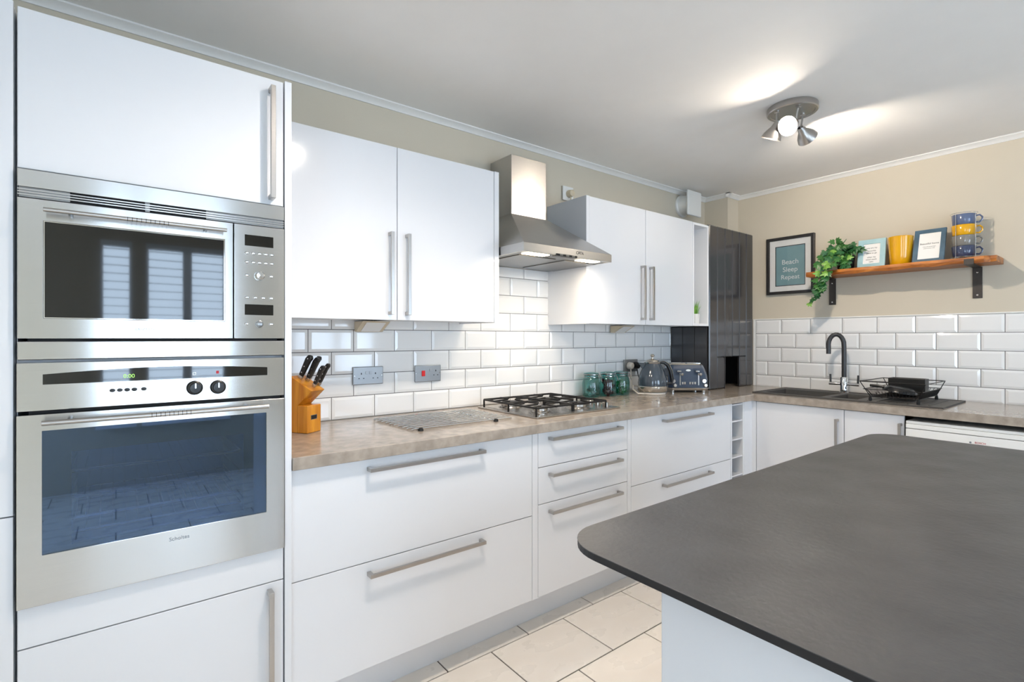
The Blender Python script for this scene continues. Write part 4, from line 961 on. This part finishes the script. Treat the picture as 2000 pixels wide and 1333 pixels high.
# ivy
IVX, IVY = 3.835, -0.985
t = thing('ivy_plant', 'trailing green ivy in a dark pot at shelf end', 'plant', (IVX, IVY, SH))
build(MB().lathe_open([(0.0, 0.001), (0.042, 0.0), (0.046, 0.004), (0.054, 0.095), (0.050, 0.095), (0.043, 0.008), (0, 0.008)], (IVX, IVY, SH), 28), 'pot', 'pot_black', t, smooth=True, ang=60)
build(MB().lathe([(0.048, 0.0), (0.0, 0.004)], (IVX, IVY, SH+0.082), 20), 'soil', 'rubber', t)
leafshape = [(0.0, 0.0), (0.30, -0.10), (0.52, 0.10), (0.36, 0.30), (0.48, 0.58), (0.20, 0.55), (0.0, 1.0), (-0.20, 0.55), (-0.48, 0.58), (-0.36, 0.30), (-0.52, 0.10), (-0.30, -0.10)]
protos = []
def leaf_mesh(mname):
    me = bpy.data.meshes.new('leaf'); ctr = (0, 0.30, 0.05)
    vs = [(x, y, -0.10*abs(x)*1.2 - 0.10*(y-0.3)**2) for x, y in leafshape] + [ctr]
    n_ = len(leafshape); top = [(i, (i+1) % n_, n_) for i in range(n_)]
    vs2 = [(x, y, z - 0.03) for x, y, z in vs]
    bot = [(b+n_+1, a+n_+1, n_+n_+1) for a, b, c in top]
    rim = [(i, n_+1+i, n_+1+(i+1) % n_, (i+1) % n_) for i in range(n_)]
    me.from_pydata(vs+vs2, [], top+bot+rim); me.update(); me.materials.append(MATS[mname])
    for p in me.polygons: p.use_smooth = False
    return me
LM = {k: leaf_mesh(k) for k in ('leaf_green', 'leaf_dark', 'leaf_light')}
def leaf(p, d, nrm, s):
    d = Vector(d).normalized(); nrm = Vector(nrm); z = (nrm - d*nrm.dot(d)).normalized(); x = d.cross(z)
    o = bpy.data.objects.new('leaf', LM[random.choices(['leaf_green', 'leaf_dark', 'leaf_light'], [5, 6, 1])[0]]); col.objects.link(o)
    place(o, p, t)
    M = Matrix((x, d, z)).transposed(); o.rotation_mode = 'QUATERNION'; o.rotation_quaternion = M.to_quaternion(); o.scale = (s, s, s)
rnd = random.Random(11)
def vine(pts, nl, s0, s1, spread):
    pts = [Vector(p) for p in pts]
    build(MB().tube(pts, 0.0022, 6), 'vine', 'stem', t, smooth=True)
    for k in range(nl):
        f = (k + rnd.random())/nl*(len(pts)-1); i = min(int(f), len(pts)-2); p = pts[i].lerp(pts[i+1], f-i)
        off = Vector((rnd.uniform(-1.0, 0.25), rnd.uniform(-1, 1), rnd.uniform(-0.5, 0.8)))*spread
        q = p + off; q.x = min(q.x, XW-0.03)
        if q.z < SZ1+0.01 and q.x > 3.70: q.x = 3.695 - rnd.random()*0.02
        dr = Vector((rnd.uniform(-0.6, 0.1), rnd.uniform(-0.8, 0.8), rnd.uniform(-1.0, 0.15)))
        leaf(q, dr, Vector((-1.0, rnd.uniform(-0.5, 0.3), rnd.uniform(0.1, 0.7))), rnd.uniform(s0, s1))
top0 = Vector((IVX, IVY, SH+0.09))
vine([top0, top0+Vector((-0.01, 0.02, 0.06)), top0+Vector((-0.03, 0.035, 0.085))], 14, 0.040, 0.058, 0.040)
vine([top0, top0+Vector((-0.02, -0.04, 0.05)), top0+Vector((-0.03, -0.075, 0.055))], 15, 0.040, 0.056, 0.036)
vine([top0, top0+Vector((-0.05, 0.03, 0.04)), top0+Vector((-0.09, 0.075, 0.02)), top0+Vector((-0.125, 0.105, -0.03))], 22, 0.040, 0.060, 0.042)
vine([top0, top0+Vector((-0.06, 0.0, 0.02)), top0+Vector((-0.12, 0.05, -0.04)), (3.690, -0.91, 1.74), (3.685, -0.90, 1.68), (3.70, -0.885, 1.62)], 28, 0.036, 0.056, 0.032)
vine([top0+Vector((-0.06, 0.0, 0.01)), top0+Vector((-0.125, 0.02, -0.03)), (3.688, -0.925, 1.73), (3.690, -0.90, 1.66), (3.71, -0.865, 1.60)], 16, 0.034, 0.052, 0.024)
vine([(3.70, -0.885, 1.66), (3.70, -0.868, 1.60), (3.71, -0.845, 1.56), (3.72, -0.815, 1.53)], 7, 0.032, 0.046, 0.012)
vine([top0+Vector((-0.03, -0.02, 0.01)), top0+Vector((-0.065, -0.03, -0.03)), top0+Vector((-0.075, -0.035, -0.075))], 9, 0.036, 0.050, 0.022)
# grass plant in the open unit
gx, gy, gz = 3.200, -0.268, 1.3995
t = thing('grass_plant', 'small artificial grass in white pot in the open unit', 'plant', (gx, gy, gz))
build(MB().lathe_open([(0.0, 0.001), (0.026, 0.0), (0.034, 0.068), (0.031, 0.068), (0.024, 0.006), (0, 0.006)], (gx, gy, gz), 24), 'pot', 'pot_white', t, smooth=True, ang=60)
m = MB()
for k in range(90):
    a = rnd.uniform(0, 6.28); r0 = rnd.uniform(0, 0.024); h = rnd.uniform(0.06, 0.115); bend = rnd.uniform(0.006, 0.045); w = 0.0022
    p0 = Vector((gx + r0*math.cos(a), gy + r0*math.sin(a), gz+0.055)); o_ = Vector((math.cos(a), math.sin(a), 0)); s_ = Vector((-math.sin(a), math.cos(a), 0))*w
    p1 = p0 + o_*bend*0.3 + Vector((0,0,h*0.6)); p2 = p0 + o_*bend + Vector((0,0,h))
    m.add([p0-s_, p0+s_, p1+s_*0.8, p1-s_*0.8, p2, p0+o_*0.001, p1+o_*0.001], [(0,1,2,3), (3,2,4), (0,3,6,5), (1,5,6,2), (6,3,4), (2,6,4)])
build(m, 'grass_blades', 'grass_green', t, kind='stuff')

# framed print on the wall
t = thing('wall_picture', 'black framed teal print hanging on the beige wall', 'picture', (XW, -0.595, 1.626))
PY0, PY1, PZ0, PZ1 = -0.762, -0.427, 1.626, 2.050
build(MB().ring('x', (PY0, PY1, PZ0, PZ1), (PY0+0.021, PY1-0.021, PZ0+0.021, PZ1-0.021), XW-0.020, XW+0.0075), 'frame', 'frame_black', t, 0.0015)
build(MB().ring('x', (PY0+0.021, PY1-0.021, PZ0+0.021, PZ1-0.021), (-0.699, -0.487, 1.686, 1.984), XW-0.006, XW-0.002), 'mount', 'paper', t)
build(MB().ring('x', (-0.699, -0.487, 1.686, 1.984), (-0.694, -0.492, 1.691, 1.979), XW-0.0045, XW-0.001), 'inner_border', 'frame_black', t)
pr_ = build(MB().box(XW-0.003, XW, -0.694, -0.492, 1.691, 1.979), 'print', 'print_teal', t)
for s_, z in (('Beach', 1.862), ('Sleep', 1.806), ('Repeat', 1.750)):
    text(s_, 'lettering', 'letter_white', pr_, (XW-0.0035, -0.593, z), 0.050 if s_ != 'Repeat' else 0.047, ROT_X)
build(MB().box(XW-0.011, XW-0.0095, PY0+0.020, PY1-0.020, PZ0+0.020, PZ1-0.020), 'glazing', 'clear_glass', t)
